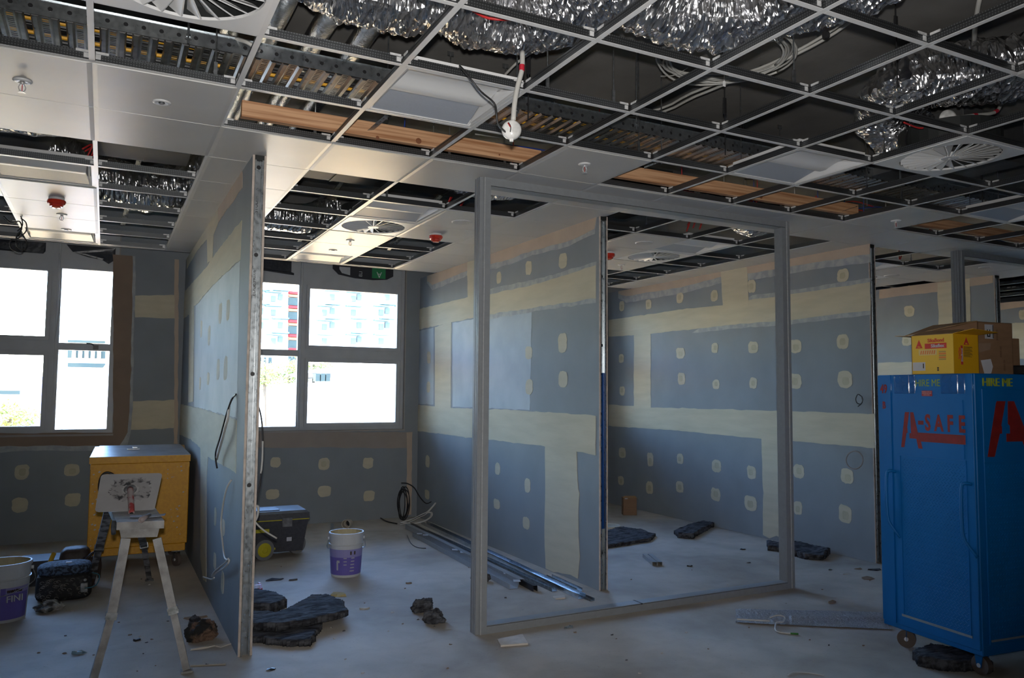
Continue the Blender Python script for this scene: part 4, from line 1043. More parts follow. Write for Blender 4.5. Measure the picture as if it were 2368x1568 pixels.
# ridge dormer arch
c = on(918, 905, 'y', 19); dv = thing('roof_vent_arch', c, 'small arched vent with white slats on the pale roof', 'vent')
part(MB().tube([c+Vector((-0.16, 0, -0.12)), c+Vector((-0.13, 0, 0.02)), c+Vector((0, 0, 0.09)), c+Vector((0.16, 0, 0.05))], 0.02, 6), 'arch', EM('ochre_eave', (0.45,0.36,0.2)), dv)
for k in range(3): part(MB().tube([c+Vector((-0.15+0.05*q, 0, 0.0-0.07*k+0.01*(q % 2))) for q in range(7)], 0.010, 5), 'slat', EM('slat_dark', (0.2, 0.22, 0.15)), dv)
# trees
LEAF = mat('sunlit_leaves', (0.34, 0.36, 0.10), 0.8, scale=3, col2=(0.16, 0.20, 0.05)); BARK = mat('bark', (0.12, 0.09, 0.06), 0.9)
def tree(c, R_, lab, seed):
    rnd = random.Random(seed); t_ = thing('tree', (c.x, c.y, -7), lab, 'tree', 'trees outside the windows')
    part(MB().tube([(c.x, c.y, -7), (c.x+0.1, c.y, (c.z-7)/2), (c.x, c.y, c.z)], 0.12, 8, rf=lambda q: 0.16*(1-0.6*q)), 'trunk', BARK, t_)
    mb = MB()
    for k in range(900):
        d = Vector((rnd.gauss(0, 1), rnd.gauss(0, 1), rnd.gauss(0, 1))).normalized()*R_*rnd.uniform(0.45, 1.0)*(1+0.25*sin(k*0.37)); p = c+Vector((d.x*1.3, d.y, d.z*0.8))
        a = Vector((rnd.uniform(-1, 1), rnd.uniform(-1, 1), rnd.uniform(-1, 1))).normalized()*R_*0.09; b = a.orthogonal().normalized()*R_*0.05
        mb.face([p-a, p+b, p+a, p-b])
    part(mb, 'foliage', LEAF, t_, kind='stuff')
tree(on(18, 965, 'y', 15), 0.38, 'yellow-green tree at the bottom of the far left window', 1)
tree(on(612, 868, 'y', 36), 0.75, 'left tree seen through the middle window below the balcony bands', 2)
tree(on(668, 862, 'y', 40), 0.9, 'right tree seen through the middle window beside the red panels', 3)
tree(on(725, 842, 'y', 40), 0.9, 'tree top at the left edge of the lower right window', 4)
# ------------------------------------------------------------------ steel glazing frames
def post_outline(w_, d):   # hollow post with two narrow ribs
    return [(-w_/2, 0), (-w_/2, d), (w_/2, d), (w_/2, 0), (w_*0.1, 0), (w_*0.1, 0.006), (w_*0.02, 0.006), (w_*0.02, 0), (-w_*0.14, 0), (-w_*0.14, 0.006), (-w_*0.22, 0.006), (-w_*0.22, 0)]
def glaz_frame(x0, x1, y, lab, right=True, y2=None):
    r_ = thing('partition_frame', ((x0+x1)/2, y+0.05, 0), lab, 'frame')
    d = 0.09
    # left post: back channel standing a little proud to the left, front box
    ol = [(.03,0),(.0745,0),(.0745,.09),(0,.09),(0,.062),(.006,.062),(.006,.054),(0,.054),(0,.032),(.006,.032),(.006,.026),(0,.026),(0,.012),(.024,.012),(.024,.005),(.03,.005)]
    mb = MB().prism([(x0+a, y+b, 0.0) for a, b in ol], (0, 0, ZC-0.002))
    p_ = part(mb, 'post', ALU, r_)
    part(MB().box(x0+0.0305, x0+0.033, y-0.0015, y, 0.0, ZC-0.001), 'bead', BRIGHT, p_)
    h = 0.062
    hd = part(MB().box(x0+0.075, x1-0.045, y+0.004, y+d, ZC-h, ZC-0.001), 'head_rail', ALU, r_)
    part(MB().box(x0+0.075, x1-0.045, y+0.0025, y+0.004, ZC-h, ZC-h+0.003), 'lip', DARKM, hd)
    if right:
        mb = MB().box(x1-0.075, x1-0.0285, y+0.006, y+d, 0.0, ZC-0.001).box(x1-0.0215, x1, y, y+d, 0.0, ZC-0.001).box(x1-0.028, x1-0.022, y+0.012, y+d-0.002, 0, ZC-0.002)
        p_ = part(mb, 'post', ALU, r_)
        part(MB().box(x1-0.0265, x1-0.0235, y+0.006, y+0.012, 0.0, ZC-0.001), 'bead', BRIGHT, p_)
    mb = MB().box(x0+0.075, x1-0.075, y+0.004, y+d, 0.0, 0.052).box(x0+0.075, x1-0.075, y+0.0, y+0.004, 0.0, 0.046)
    s_ = part(mb, 'sill_rail', ALU, r_)
    part(MB().box(x0+0.075, x1-0.075, y+0.0025, y+0.004, 0.0465, 0.048), 'lip', BLACK, s_)
    return r_
F1 = glaz_frame(2.225, 4.995, 2.595, 'large empty grey metal frame standing floor to ceiling in the middle')
part(MB().box(3.50, 3.512, 2.594, 2.69, 0.046, 0.0535), 'rail_joint', BLACK, F1)
glaz_frame(7.37, 9.6, 2.70, 'far grey metal frame behind the cardboard boxes at right')

# ------------------------------------------------------------------ blue tool cabinet
CBL = mat('blue_cabinet_paint', (0.001, 0.115, 0.36), 0.42, scale=3, var=0.12, coat=0.10, spec=0.25)
CRD = mat('stencil_red', (0.21, 0.010, 0.008), 0.6, scale=20, var=0.25)
CYL = mat('stencil_yellow', (0.30, 0.36, 0.03), 0.6, scale=20, var=0.25)
c0 = Vector((4.335, 0.69, 0.0)); ux = Vector((0.995, -0.102, 0)).normalized(); uy = Vector((-ux.y, ux.x, 0))
rzc = math.atan2(ux.y, ux.x)
cab = thing('tool_cabinet', c0, 'tall blue steel site cabinet on castors, stencilled in red and yellow', 'cabinet', rz=rzc)
Wc, Dc, Zb, Zt = 1.22, 0.665, 0.125, 1.648
part(MB().rbox(0.004, Wc, 0.004, Dc, Zb, Zt, 0.004), 'body', CBL, cab, world=False)
lf = lambda y_, z_, o=0.0: (-o, y_, z_)       # left face plane x = 0, seen from -x
# left end: narrow return with number, recessed lower tread panel, upper sign panel
door = part(MB().rbox(-0.006, 0.004, 0.012, Dc-0.115, Zb+0.03, Zt-0.002, 0.002), 'end_panel', CBL, cab, world=False)
part(MB().box(-0.003, 0.004, Dc-0.10, Dc-0.004, Zb+0.03, Zt-0.002), 'side_strip', CBL, cab, world=False)
part(MB().box(-0.010, -0.006, 0.07, Dc-0.165, 1.175, 1.50), 'sign_plate', CBL, door, world=False)
tb = MB().box(-0.0095, -0.006, 0.06, 0.066, Zb+0.09, 1.165).box(-0.0095, -0.006, Dc-0.166, Dc-0.160, Zb+0.09, 1.165).box(-0.0095, -0.006, 0.06, Dc-0.16, 1.16, 1.166)
part(tb, 'panel_bead', CBL, door, world=False)
part(MB().box(-0.0098, -0.006, 0.055, Dc-0.15, Zb+0.085, Zb+0.098), 'worn_ledge', mat('bare_worn_metal', (0.22, 0.25, 0.28), 0.6, scale=30), door, world=False)
tr = MB(); row_ = 0; z = Zb+0.115
while z < 1.15:
    y_ = 0.078+(0.011 if row_ % 2 else 0)
    while y_ < Dc-0.172:
        s = 1 if row_ % 2 else -1; a = Vector((0, 0.0060, 0.0052*s)); b = Vector((0, -0.0014*s, 0.0016)); p = Vector((-0.006, y_, z)); q = Vector((-0.0018, 0, 0))
        v = [p-a-b, p+a-b, p+a+b, p-a+b, p-a*0.7+q, p+a*0.7+q]
        tr.add(v, [(0, 1, 5, 4), (3, 4, 5, 2), (0, 4, 3), (1, 2, 5)]); y_ += 0.022
    z += 0.0155; row_ += 1
part(tr, 'tread_pattern', CBL, door, world=False, kind='stuff')
# front (camera-right) face
fd = part(MB().rbox(0.05, Wc, -0.004, 0.004, Zb+0.06, Zt-0.085, 0.002), 'front_panel', CBL, cab, world=False)
part(MB().box(0.05, Wc, -0.008, -0.004, 1.155, 1.16).box(0.05, 0.055, -0.008, -0.004, Zb+0.08, 1.16), 'panel_bead', CBL, fd, world=False)
part(MB().box(0.06, Wc, -0.0075, -0.004, Zb+0.075, Zb+0.086), 'worn_ledge', MATS['bare_worn_metal'], fd, world=False)
tr = MB(); row_ = 0; z = Zb+0.10
while z < 1.14:
    x_ = 0.07+(0.011 if row_ % 2 else 0)
    while x_ < 0.45:
        s = 1 if row_ % 2 else -1; a = Vector((0.0060, 0, 0.0052*s)); b = Vector((-0.0014*s, 0, 0.0016)); p = Vector((x_, -0.004, z)); q = Vector((0, -0.0018, 0))
        v = [p-a-b, p+a-b, p+a+b, p-a+b, p-a*0.7+q, p+a*0.7+q]
        tr.add(v, [(0, 1, 5, 4), (3, 4, 5, 2), (0, 4, 3), (1, 2, 5)]); x_ += 0.022
    z += 0.0155; row_ += 1
part(tr, 'tread_pattern', CBL, fd, world=False, kind='stuff')
# lifting slots and lock plates at the top of the end
for k, yy in enumerate((0.455, 0.13)):
    pl = part(MB().rbox(-0.012, -0.004, yy-0.075, yy+0.075, 1.535, 1.643, 0.002), 'lock_plate', mat('glossy_blue_plate', (0.01, 0.09, 0.30), 0.12, scale=30, bump=0.35, bscale=30, bdist=0.01, coat=1.0), cab, world=False)
    for a, b in ((0.04, 0.028), (0.04, -0.028), (-0.012, 0.028), (-0.012, -0.028), (-0.052, 0.028), (-0.052, -0.028)):
        part(MB().lathe([(0.0, 0.0), (0.017, 0.0), (0.020, -0.003), (0.023, 0.0008)], n=16, M=Matrix.Translation((-0.0125, yy+a, 1.59+b)) @ Matrix.Rotation(-pi/2, 4, 'Y')), 'socket', MATS['glossy_blue_plate'], pl, world=False)
    part(MB().box(-0.0155, -0.012, yy-0.035, yy-0.031, 1.537, 1.641), 'rib', MATS['glossy_blue_plate'], pl, world=False)
part(MB().box(-0.0085, -0.006, 0.265, 0.335, 1.52, 1.552), 'rating_plate', mat('red_label', (0.30, 0.02, 0.03), 0.5), door, world=False)
XA, ZA = Vector((0, -1, 0)), Vector((0, 0, 1))
# text reading left to right as seen from -x: x axis = -y
tm = lambda s_, y_, z_, size, m_, par, o=0.0102, **k: textmesh(s_, size, Matrix.Translation((-o, y_, z_)) @ frame_M((0, 0, 0), (0, -1, 0), (0, 0, 1)), m_, par, **k)
for k, l in enumerate(('WARNING LIFTING LUG', 'DESIGNED MAX LOAD', 'POINTS 1000KG')):
    tm(l, 0.30, 1.545-0.009*k, 0.0085, mat('pale_print', (0.5, 0.3, 0.3), 0.5), cab, o=0.0095, sx=0.72)
tm('HIRE ME', 0.295, 1.595, 0.058, CYL, cab, o=0.0065, sx=0.80, name='stencil_lettering')
tm('49', Dc-0.05, 1.56, 0.075, CRD, cab, o=0.004, sx=0.7, bold=0.002, name='stencil_lettering'); tm('B', Dc-0.05, 1.46, 0.060, CRD, cab, o=0.004, sx=0.7, bold=0.002, name='stencil_lettering')
def poly_on(par, pts, o, m_, name, face='L'):
    mb = MB()
    if face == 'L': mb.prism([(-o, -a, b) for a, b in pts], (-0.0008, 0, 0))
    else: mb.prism([(a, -o, b) for a, b in pts], (0, -0.0008, 0))
    return part(mb, name, m_, par, world=False)
# the slanted stencil A with its long underline (a measured along -y)
def bigA(s_, ox, oz, face, o, par, under, sxf=1.0):
    P_ = lambda pts: [(ox+a*s_*sxf, oz+b*s_) for a, b in pts]
    poly_on(par, P_([(0, 0), (0.11, 0), (0.20, 0.42), (0.235, 0.42), (0.235, 0.56), (0.225, 0.56), (0.305, 1.02), (0.17, 1.02), (0.155, 0.98)]), o, CRD, 'stencil_letter', face)
    poly_on(par, P_([(0.34, 1.02), (0.44, 1.02), (0.61, 0.45), (0.80, 0), (0.62, 0), (0.55, 0.27), (0.30, 0.27), (0.30, 0.42), (0.36, 0.42), (0.36, 0.56), (0.33, 0.60)]) if not under else
            P_([(0.34, 1.02), (0.45, 1.02), (0.585, 0.45), (2.08, 0.45), (2.08, 0.20), (0.68, 0.20), (0.73, 0.0), (0.59, 0.0), (0.53, 0.27), (0.30, 0.27), (0.30, 0.42), (0.36, 0.42), (0.35, 0.56)]), o, CRD, 'stencil_letter', face)
bigA(0.207, -0.488, 1.213, 'L', 0.0105, door, True)
tm('-', 0.345, 1.374, 0.12, CRD, cab, o=0.0105, bold=0.006, sx=0.9, name='stencil_letter')
for k, ch in enumerate('SAFE'): tm(ch, 0.298-0.0735*k, 1.362, 0.128, CRD, cab, o=0.0105, bold=0.0045, sx=0.64, name='stencil_letter')
bigA(0.300, 0.075, 1.19, 'F', 0.0045, fd, False, 1.7)
textmesh('HIRE ME', 0.066, Matrix.Translation((0.055, -0.002, 1.598)) @ frame_M((0, 0, 0), (1, 0, 0), (0, 0, 1)), CYL, cab, name='stencil_lettering', ext=0.003, ax='LEFT')
# grab handles
for yy, z0 in ((Dc-0.105, 0.70), (0.055, 0.68)):
    part(MB().tube([(0.0, yy-0.02, z0+0.36), (-0.035, yy-0.005, z0+0.365), (-0.045, yy+0.01, z0+0.33), (-0.045, yy+0.01, z0+0.10), (-0.03, yy-0.01, z0+0.03), (0.0, yy-0.04, z0-0.03)], 0.009, 8, step=3), 'grab_handle', CBL, cab, world=False, smooth=True)
TYRE = mat('castor_rubber', (0.11, 0.085, 0.075), 0.7, scale=20)
def castor(cx, cy, r, w_, z_top, par, world, fm, dirv=(1, 0, 0)):
    d = Vector(dirv); c = Vector((cx, cy, r))
    k = part(MB().box(cx-0.045, cx+0.045, cy-0.045, cy+0.045, z_top-0.006, z_top).prism([c-d*(w_/2+0.008)+Vector(p) for p in ((-0.028*abs(d.y), -0.028*abs(d.x), z_top-r), (0.028*abs(d.y), 0.028*abs(d.x), z_top-r), (0.012*abs(d.y), 0.012*abs(d.x), -0.012), (-0.012*abs(d.y), -0.012*abs(d.x), -0.012))], d*0.005).prism([c+d*(w_/2+0.003)+Vector(p) for p in ((-0.028*abs(d.y), -0.028*abs(d.x), z_top-r), (0.028*abs(d.y), 0.028*abs(d.x), z_top-r), (0.012*abs(d.y), 0.012*abs(d.x), -0.012), (-0.012*abs(d.y), -0.012*abs(d.x), -0.012))], d*0.005), 'castor', fm, par, world=world)
    mb = MB(); mb.cyl(c-d*(w_/2), c+d*(w_/2), r, 24)
    part(mb, 'wheel', TYRE, k, world=world)
    part(MB().cyl(c-d*(w_/2+0.010), c+d*(w_/2+0.010), 0.012, 10), 'axle', BRIGHT, k, world=world)
    return k
for cx, cy in ((0.09, 0.08), (0.09, Dc-0.09), (Wc-0.09, 0.08), (Wc-0.09, Dc-0.09)):
    castor(cx, cy, 0.052, 0.035, Zb, cab, False, CBL, (1, 0, 0) if cy < 0.2 else (0.8, 0.6, 0))

# cartons on the cabinet
YC1 = mat('yellow_carton', (0.62, 0.40, 0.05), 0.6, scale=6, var=0.06); YC2 = mat('yellow_carton_end', (0.64, 0.34, 0.006), 0.6, scale=6, var=0.06)
KR = mat('brown_cardboard', (0.235, 0.135, 0.075), 0.75, scale=7, var=0.12, stretch=(1, 1, 6)); KRI = mat('inner_cardboard', (0.30, 0.18, 0.085), 0.75, scale=9, var=0.15, stretch=(6, 1, 1))
pr = mat('print_red', (0.50, 0.05, 0.04), 0.6); prb = mat('print_dark', (0.06, 0.04, 0.02), 0.6); prw = mat('print_paper', (0.42, 0.42, 0.45), 0.6)
q0 = Vector((4.395, 0.845, Zt)); yb_ = thing('carton', q0, 'yellow printed carton with open flaps on the blue cabinet', 'box', rz=rzc+0.10)
a_, b__, h_ = 0.235, 0.262, 0.230   # along x, along y, height
mb = MB().box(0, 0.004, 0, b__, 0, h_); part(mb, 'side_panel', YC1, yb_, world=False)
part(MB().box(0.004, a_, 0, 0.004, 0, h_), 'end_panel', YC2, yb_, world=False); part(MB().box(a_-0.004, a_, 0, b__, 0, h_).box(0, a_, b__-0.004, b__, 0, h_).box(0, a_, 0, b__, 0, 0.003), 'back_panels', KR, yb_, world=False)
part(MB().prism([(0, 0.0, h_), (0, b__, h_), (0.10, b__, h_+0.030), (0.10, 0.0, h_+0.028)], (0, 0, 0.003)), 'flap', KRI, yb_, world=False, label='inward brown flap')
part(MB().prism([(0, b__, h_), (a_*0.7, b__, h_), (a_*0.6, b__+0.10, h_+0.004), (0.0, b__+0.11, h_+0.006)], (0, 0, 0.003)), 'flap', KRI, yb_, world=False)
part(MB().prism([(0.0, 0, h_), (a_, 0, h_), (a_+0.05, -0.085, h_+0.012), (0.03, -0.10, h_+0.022)], (0, 0, 0.002)), 'flap', YC2, yb_, world=False)
part(MB().prism([(a_, 0, h_), (a_, b__, h_), (a_+0.06, b__, h_+0.03), (a_+0.06, 0, h_+0.02)], (0, 0, 0.002)), 'flap', KRI, yb_, world=False)
T1 = lambda s_, y_, z_, size, m_, **k: textmesh(s_, size, Matrix.Translation((-0.0015, y_, z_)) @ frame_M((0, 0, 0), (0, -1, 0), (0, 0, 1)), m_, yb_, name='print', **k)
T1('SikaBond', 0.105, 0.197, 0.030, pr, bold=0.0007, sx=0.92); part(MB().box(-0.0008, 0, 0.04, 0.175, 0.150, 0.181), 'print_panel', pr, yb_, world=False); T1('Sikaflex', 0.095, 0.165, 0.027, prw, bold=0.0007)
def tri(y_, z_, s_): poly = [(-0.0008, y_+s_/2, z_), (-0.0008, y_-s_/2, z_), (-0.0008, y_, z_+s_*1.15)]; part(MB().prism(poly, (0.0008, 0, 0)), 'print_triangle', pr, yb_, world=False)
tri(0.212, 0.155, 0.044); T1('Sika', 0.212, 0.163, 0.012, YC1)
part(MB().box(-0.0007, 0, 0.10, 0.215, 0.112, 0.146), 'print_panel', mat('print_pale', (0.58, 0.44, 0.18), 0.6), yb_, world=False)
for k in range(7): part(MB().prism([(-0.0012, 0.205-k*0.014, 0.118), (-0.0012, 0.198-k*0.014, 0.118), (-0.0012, 0.193-k*0.014, 0.140), (-0.0012, 0.200-k*0.014, 0.140)], (0.0006, 0, 0)), 'print_stripe', mat('print_orange', (0.60, 0.17, 0.05), 0.6), yb_, world=False)
for k in range(5): part(MB().box(-0.0007, 0, 0.045, 0.088, 0.082+k*0.011, 0.090+k*0.011), 'print_stripe', MATS['print_orange'] if k % 2 else mat('print_tan', (0.35, 0.25, 0.08), 0.6), yb_, world=False)
part(MB().box(-0.001, 0, 0.175, 0.255, 0.022, 0.072), 'paper_label', prw, yb_, world=False); part(MB().box(-0.0014, -0.001, 0.183, 0.190, 0.036, 0.064), 'barcode', prb, yb_, world=False)
for k in range(2): part(MB().lathe([(0, 0.001), (0.006, 0.001)], n=12, M=Matrix.Translation((-0.0004, 0.095, 0.024+0.012*k)) @ Matrix.Rotation(-pi/2, 4, 'Y')), 'print_mark', prb, yb_, world=False)
E2 = lambda s_, x_, z_, size, m_, up=False, **k: textmesh(s_, size, Matrix.Translation((x_, -0.001, z_)) @ (frame_M((0, 0, 0), (0, 0, 1), (-1, 0, 0)) if up else frame_M((0, 0, 0), (1, 0, 0), (0, 0, 1))), m_, yb_, name='print', **k)
E2('Sikaflex', 0.052, 0.120, 0.022, pr, up=True); part(MB().box(0.066, 0.086, -0.0008, 0, 0.055, 0.165), 'print_panel', pr, yb_, world=False); E2('SikaBond', 0.077, 0.110, 0.021, prw, up=True, bold=0.0005)
part(MB().prism([(0.095, -0.0008, 0.170), (0.145, -0.0008, 0.170), (0.120, -0.0008, 0.215)], (0, 0.0008, 0)), 'print_triangle', pr, yb_, world=False); E2('Sika', 0.120, 0.177, 0.012, YC2)
for k in range(12): part(MB().box(0.094, 0.094+(0.075, 0.060, 0.082, 0.078)[k % 4], -0.0007, 0, 0.100+k*0.0052, 0.1022+k*0.0052), 'print_line', prb, yb_, world=False)
# tall brown carton
q1 = Vector((4.66, 0.865, Zt)); br = thing('carton', q1, 'taller brown cardboard carton behind the yellow carton', 'box', rz=rzc+0.02)
a_, b__, h_ = 0.30, 0.30, 0.315
part(MB().box(0, 0.004, 0, b__, 0, h_), 'side_panel', KR, br, world=False); part(MB().box(0.0, a_, 0, 0.004, 0, h_), 'end_panel', KR, br, world=False); part(MB().box(a_-0.004, a_, 0, b__, 0, h_).box(0, a_, b__-0.004, b__, 0, h_), 'back_panels', KR, br, world=False)
part(MB().box(0.0, a_, 0.0, b__, h_-0.004, h_), 'top_flap', KR, br, world=False)
part(MB().prism([(0, 0, h_), (0, b__, h_-0.005), (-0.19, b__+0.05, h_-0.075), (-0.16, 0.02, h_-0.03)], (0, 0, 0.004)), 'flap', KRI, br, world=False, label='corrugated side flap folded outwards')
part(MB().box(0.06, 0.135, -0.001, 0, 0.215, 0.30), 'paper_label', prw, br, world=False)
part(MB().box(0.078, 0.085, -0.0016, -0.001, 0.228, 0.270).box(0.098, 0.105, -0.0016, -0.001, 0.228, 0.270).box(0.078, 0.105, -0.0016, -0.001, 0.226, 0.233).box(0.127, 0.133, -0.0016, -0.001, 0.217, 0.298), 'print_mark', mat('print_black', (0.01, 0.01, 0.015), 0.5), br, world=False)
for k in range(3):
    textmesh('IIIIIIII IIII', 0.020, Matrix.Translation((0.165+0.028*k, -0.001, (0.24, 0.14, 0.06)[k])) @ frame_M((0, 0, 0), (0, 0, 1), (-1, 0, 0)), mat('print_brown', (0.10, 0.05, 0.03), 0.6), br, name='print')
part(MB().prism([(0.015, -0.003, 0.085), (0.10, -0.003, 0.095), (0.115, -0.004, 0.05), (0.10, -0.003, 0.01), (0.045, -0.003, 0.0)], (0, 0.001, 0)), 'torn_paper', mat('paper', (0.55, 0.55, 0.60), 0.7), br, world=False)
part(MB().prism([(0.0, -0.0015, 0.13), (0.10, -0.0015, 0.15), (0.11, -0.0015, 0.19), (0.0, -0.0015, 0.185)], (0, 0.0006, 0)), 'clear_tape', mat('clear_tape', (0.30, 0.20, 0.14), 0.1, coat=1.0), br, world=False)
q2 = Vector((5.07, 0.93, Zt))
b5 = thing('carton', q2, 'small brown carton half cut by the right edge of the picture', 'box', rz=rzc)
part(MB().rbox(-0.04, 0.10, 0, 0.2, 0.065, 0.235, 0.002), 'body', KR, b5, world=False); part(MB().box(-0.03, 0.02, -0.001, 0, 0.12, 0.21), 'paper_label', prw, b5, world=False)
solo('tool_case', MB().rbox(4.98, 5.3, 0.72, 1.1, Zt, Zt+0.062, 0.012), BLACK, 'flat black case at the right edge on the blue cabinet', 'case')
solo('metal_strap', MB().box(4.99, 5.28, 0.70, 0.704, Zt+0.066, Zt+0.086).box(4.99, 5.28, 0.70, 0.78, Zt+0.063, Zt+0.066), BRIGHT, 'shiny metal angle lying on the black case', 'metal angle')

# ------------------------------------------------------------------ yellow site chest
CY = mat('yellow_chest_paint', (0.62, 0.30, 0.006), 0.42, scale=40, col2=(0.53, 0.24, 0.004), bump=0.25, bscale=140, contrast=(0.3, 0.7), coat=0.3)
CHT = mat('worn_grey_lid', (0.36, 0.37, 0.40), 0.35, scale=7, col2=(0.25, 0.25, 0.27), spec=0.6)
X0, X1, Y0, Y1 = 0.022, 0.786, 5.46, 6.12
ch = thing('site_chest', ((X0+X1)/2, (Y0+Y1)/2, 0), 'yellow steel site chest with grey lid in the left bay', 'tool chest')
part(MB().rbox(X0, X1, Y0, Y1, 0.20, 0.90, 0.005), 'body', CY, ch)
part(MB().rbox(X0+0.006, X1-0.012, Y0+0.01, Y1-0.01, 0.135, 0.20, 0.004), 'plinth', CY, ch)
lid = part(MB().prism([(X0-0.008, Y0-0.010, 0.905), (X0-0.008, Y0-0.010, 0.955), (X0+0.025, Y1-0.05, 1.005), (X0+0.025, Y1+0.01, 1.0), (X0+0.025, Y1+0.01, 0.905)], (X1-X0-0.02, 0, 0)), 'lid', CY, ch)
part(MB().prism([(X0-0.008, Y0-0.011, 0.956), (X1+0.006, Y0-0.011, 0.956), (X1-0.03, Y1-0.03, 1.008), (X0+0.06, Y1-0.03, 1.008)], (0, 0, 0.003)), 'lid_top', CHT, ch)
part(MB().box(X0-0.009, X1+0.005, Y0-0.012, Y0-0.008, 0.902, 0.957), 'lid_skirt', CY, ch)
part(MB().box(X0, X1, Y0-0.004, Y0, 0.855, 0.895), 'front_rail', CY, ch)
for a, b in ((X0+0.005, X0+0.18), (X1-0.165, X1-0.005)): part(MB().box(a, b, Y0-0.004, Y0, 0.735, 0.848), 'front_cheek', CY, ch)
pk = part(MB().box(X0+0.187, X1-0.177, Y0-0.0015, Y0-0.0005, 0.74, 0.846).box(X0+0.180, X0+0.186, Y0-0.006, Y0-0.0005, 0.735, 0.85).box(X1-0.176, X1-0.17, Y0-0.006, Y0-0.0005, 0.735, 0.85), 'lock_recess', CY, ch)
for z_ in (0.76, 0.80, 0.835): part(MB().cyl((X1-0.173, Y0-0.008, z_), (X1-0.173, Y0-0.005, z_), 0.004, 8), 'rivet', CHT, pk)
SCR = mat('scraped_paint', (0.48, 0.45, 0.42), 0.7)
rnd = random.Random(11)
for k in range(34):
    x_ = rnd.choice([rnd.uniform(X0+.02, X0+.1), rnd.uniform(X1-.14, X1-.02)]); z_ = rnd.uniform(0.22, 0.88); s = rnd.uniform(0.003, 0.010)
    part(MB().prism([(x_-s, Y0-0.0045, z_), (x_, Y0-0.0045, z_-s*0.6), (x_+s*1.3, Y0-0.0045, z_+s*0.3), (x_+s*0.2, Y0-0.0045, z_+s)], (0, 0.0006, 0)), 'paint_chip', SCR, ch)
for cx, cy in ((X1-0.075, Y0+0.05), (X0+0.08, Y0+0.08), (X1-0.075, Y1-0.08), (X0+0.08, Y1-0.08)):
    castor(cx, cy, 0.055, 0.03, 0.137, ch, True, GALVD, (0.9, 0.43, 0))
hs = [on(u, v, 'y', Y0-0.03) for u, v in ((232, 1150), (229, 1125), (234, 1103), (246, 1093), (262, 1098), (268, 1112))]
cable(hs, 0.010, BLACK, 'black hose loop in front of the yellow chest', 'hose')
pt = on(310, 1033, 'z', 0.99)
solo('padlock', MB().rbox(0.345, 0.385, 5.88, 5.905, 0.996, 1.008, 0.003).rbox(0.30, 0.40, 5.80, 5.83, 0.992, 0.996, 0.001), GALV, 'small lock and steel tag on the chest lid', 'lock')

# ------------------------------------------------------------------ trestle with hawk and knife
WT = mat('plaster_spattered_paint', (0.42, 0.41, 0.40), 0.75, scale=14, col2=(0.27, 0.26, 0.25), bump=0.5, bscale=30)
DKT = mat('plastered_dark_steel', (0.25, 0.25, 0.26), 0.6, scale=16, col2=(0.06, 0.06, 0.065), contrast=(0.42, 0.58))
ZP = 0.80
pa, pb, pc, pd = on(270, 1208, 'z', ZP), on(380, 1204, 'z', ZP), Vector((0.150, 3.62, ZP)), Vector((0.395, 3.66, ZP))
tr_ = thing('trestle', ((pa+pb+pc+pd)/4*1.0 - Vector((0, 0, ZP)), 0)[0], 'white plaster-spattered trestle with folding legs in the left bay', 'trestle')
part(MB().prism([pa, pb, pd, pc], (0, 0, -0.042)), 'plank', WT, tr_)
f0, f1 = pa+Vector((0.005, 0.02, -0.045)), pb+Vector((-0.012, 0.02, -0.045))
part(MB().prism([f0+Vector((0.01, 0, 0)), f1+Vector((-0.01, 0, 0)), f1+Vector((-0.02, 0, -0.045)), f0+Vector((0.02, 0, -0.045))], (0, 0.03, 0)), 'crossbar', WT, tr_)
def leg(top, mid, foot, r0_, r1_, m_, flat):
    top, mid, foot = Vector(top), Vector(mid), Vector(foot)
    sq = lambda r: [(-r, -r*flat), (r, -r*flat), (r, r*flat), (-r, r*flat)]
    l = part(MB().prof(sq(r0_), top, mid, (0, 1, 0.3)), 'leg', m_, tr_)
    part(MB().prof(sq(r1_), mid, foot, (0, 1, 0.3)), 'leg_extension', m_, l)
    part(MB().prof(sq(r0_*1.2), mid+(top-mid).normalized()*0.02, mid-(top-mid).normalized()*0.018, (0, 1, 0.3)).cyl(mid+Vector((0.03, 0, 0)), mid-Vector((0.03, 0, 0)), 0.008, 8), 'clamp', GALVD, l)
    part(MB().rbox(foot.x-0.032, foot.x+0.032, foot.y-0.03, foot.y+0.03, 0.0, 0.012, 0.004), 'foot', m_, l)
    return l
yl = 2.80
leg(at_y(291, 1245, yl+0.06), at_y(257, 1425, yl+0.02), (0.10, yl-0.12, 0.012), 0.023, 0.019, WT, 0.8)
leg(at_y(363, 1245, yl+0.05), at_y(400, 1412, yl), (0.553, 2.705, 0.012), 0.022, 0.018, WT, 0.8)
leg(at_y(250, 1185, 3.9), at_y(229, 1268, 4.5), (0.062, 5.06, 0.012), 0.026, 0.022, DKT, 0.7)
leg(at_y(327, 1240, 3.9), at_y(333, 1262, 4.4), (0.477, 5.03, 0.012), 0.022, 0.019, DKT, 0.7)
part(MB().tube([pa+Vector((-0.012, 0.05, 0.0)), pa+Vector((-0.015, 0.04, -0.03)), pa+Vector((-0.012, 0.05, -0.07))], 0.012, 8), 'hinge_bolt', GALVD, tr_)
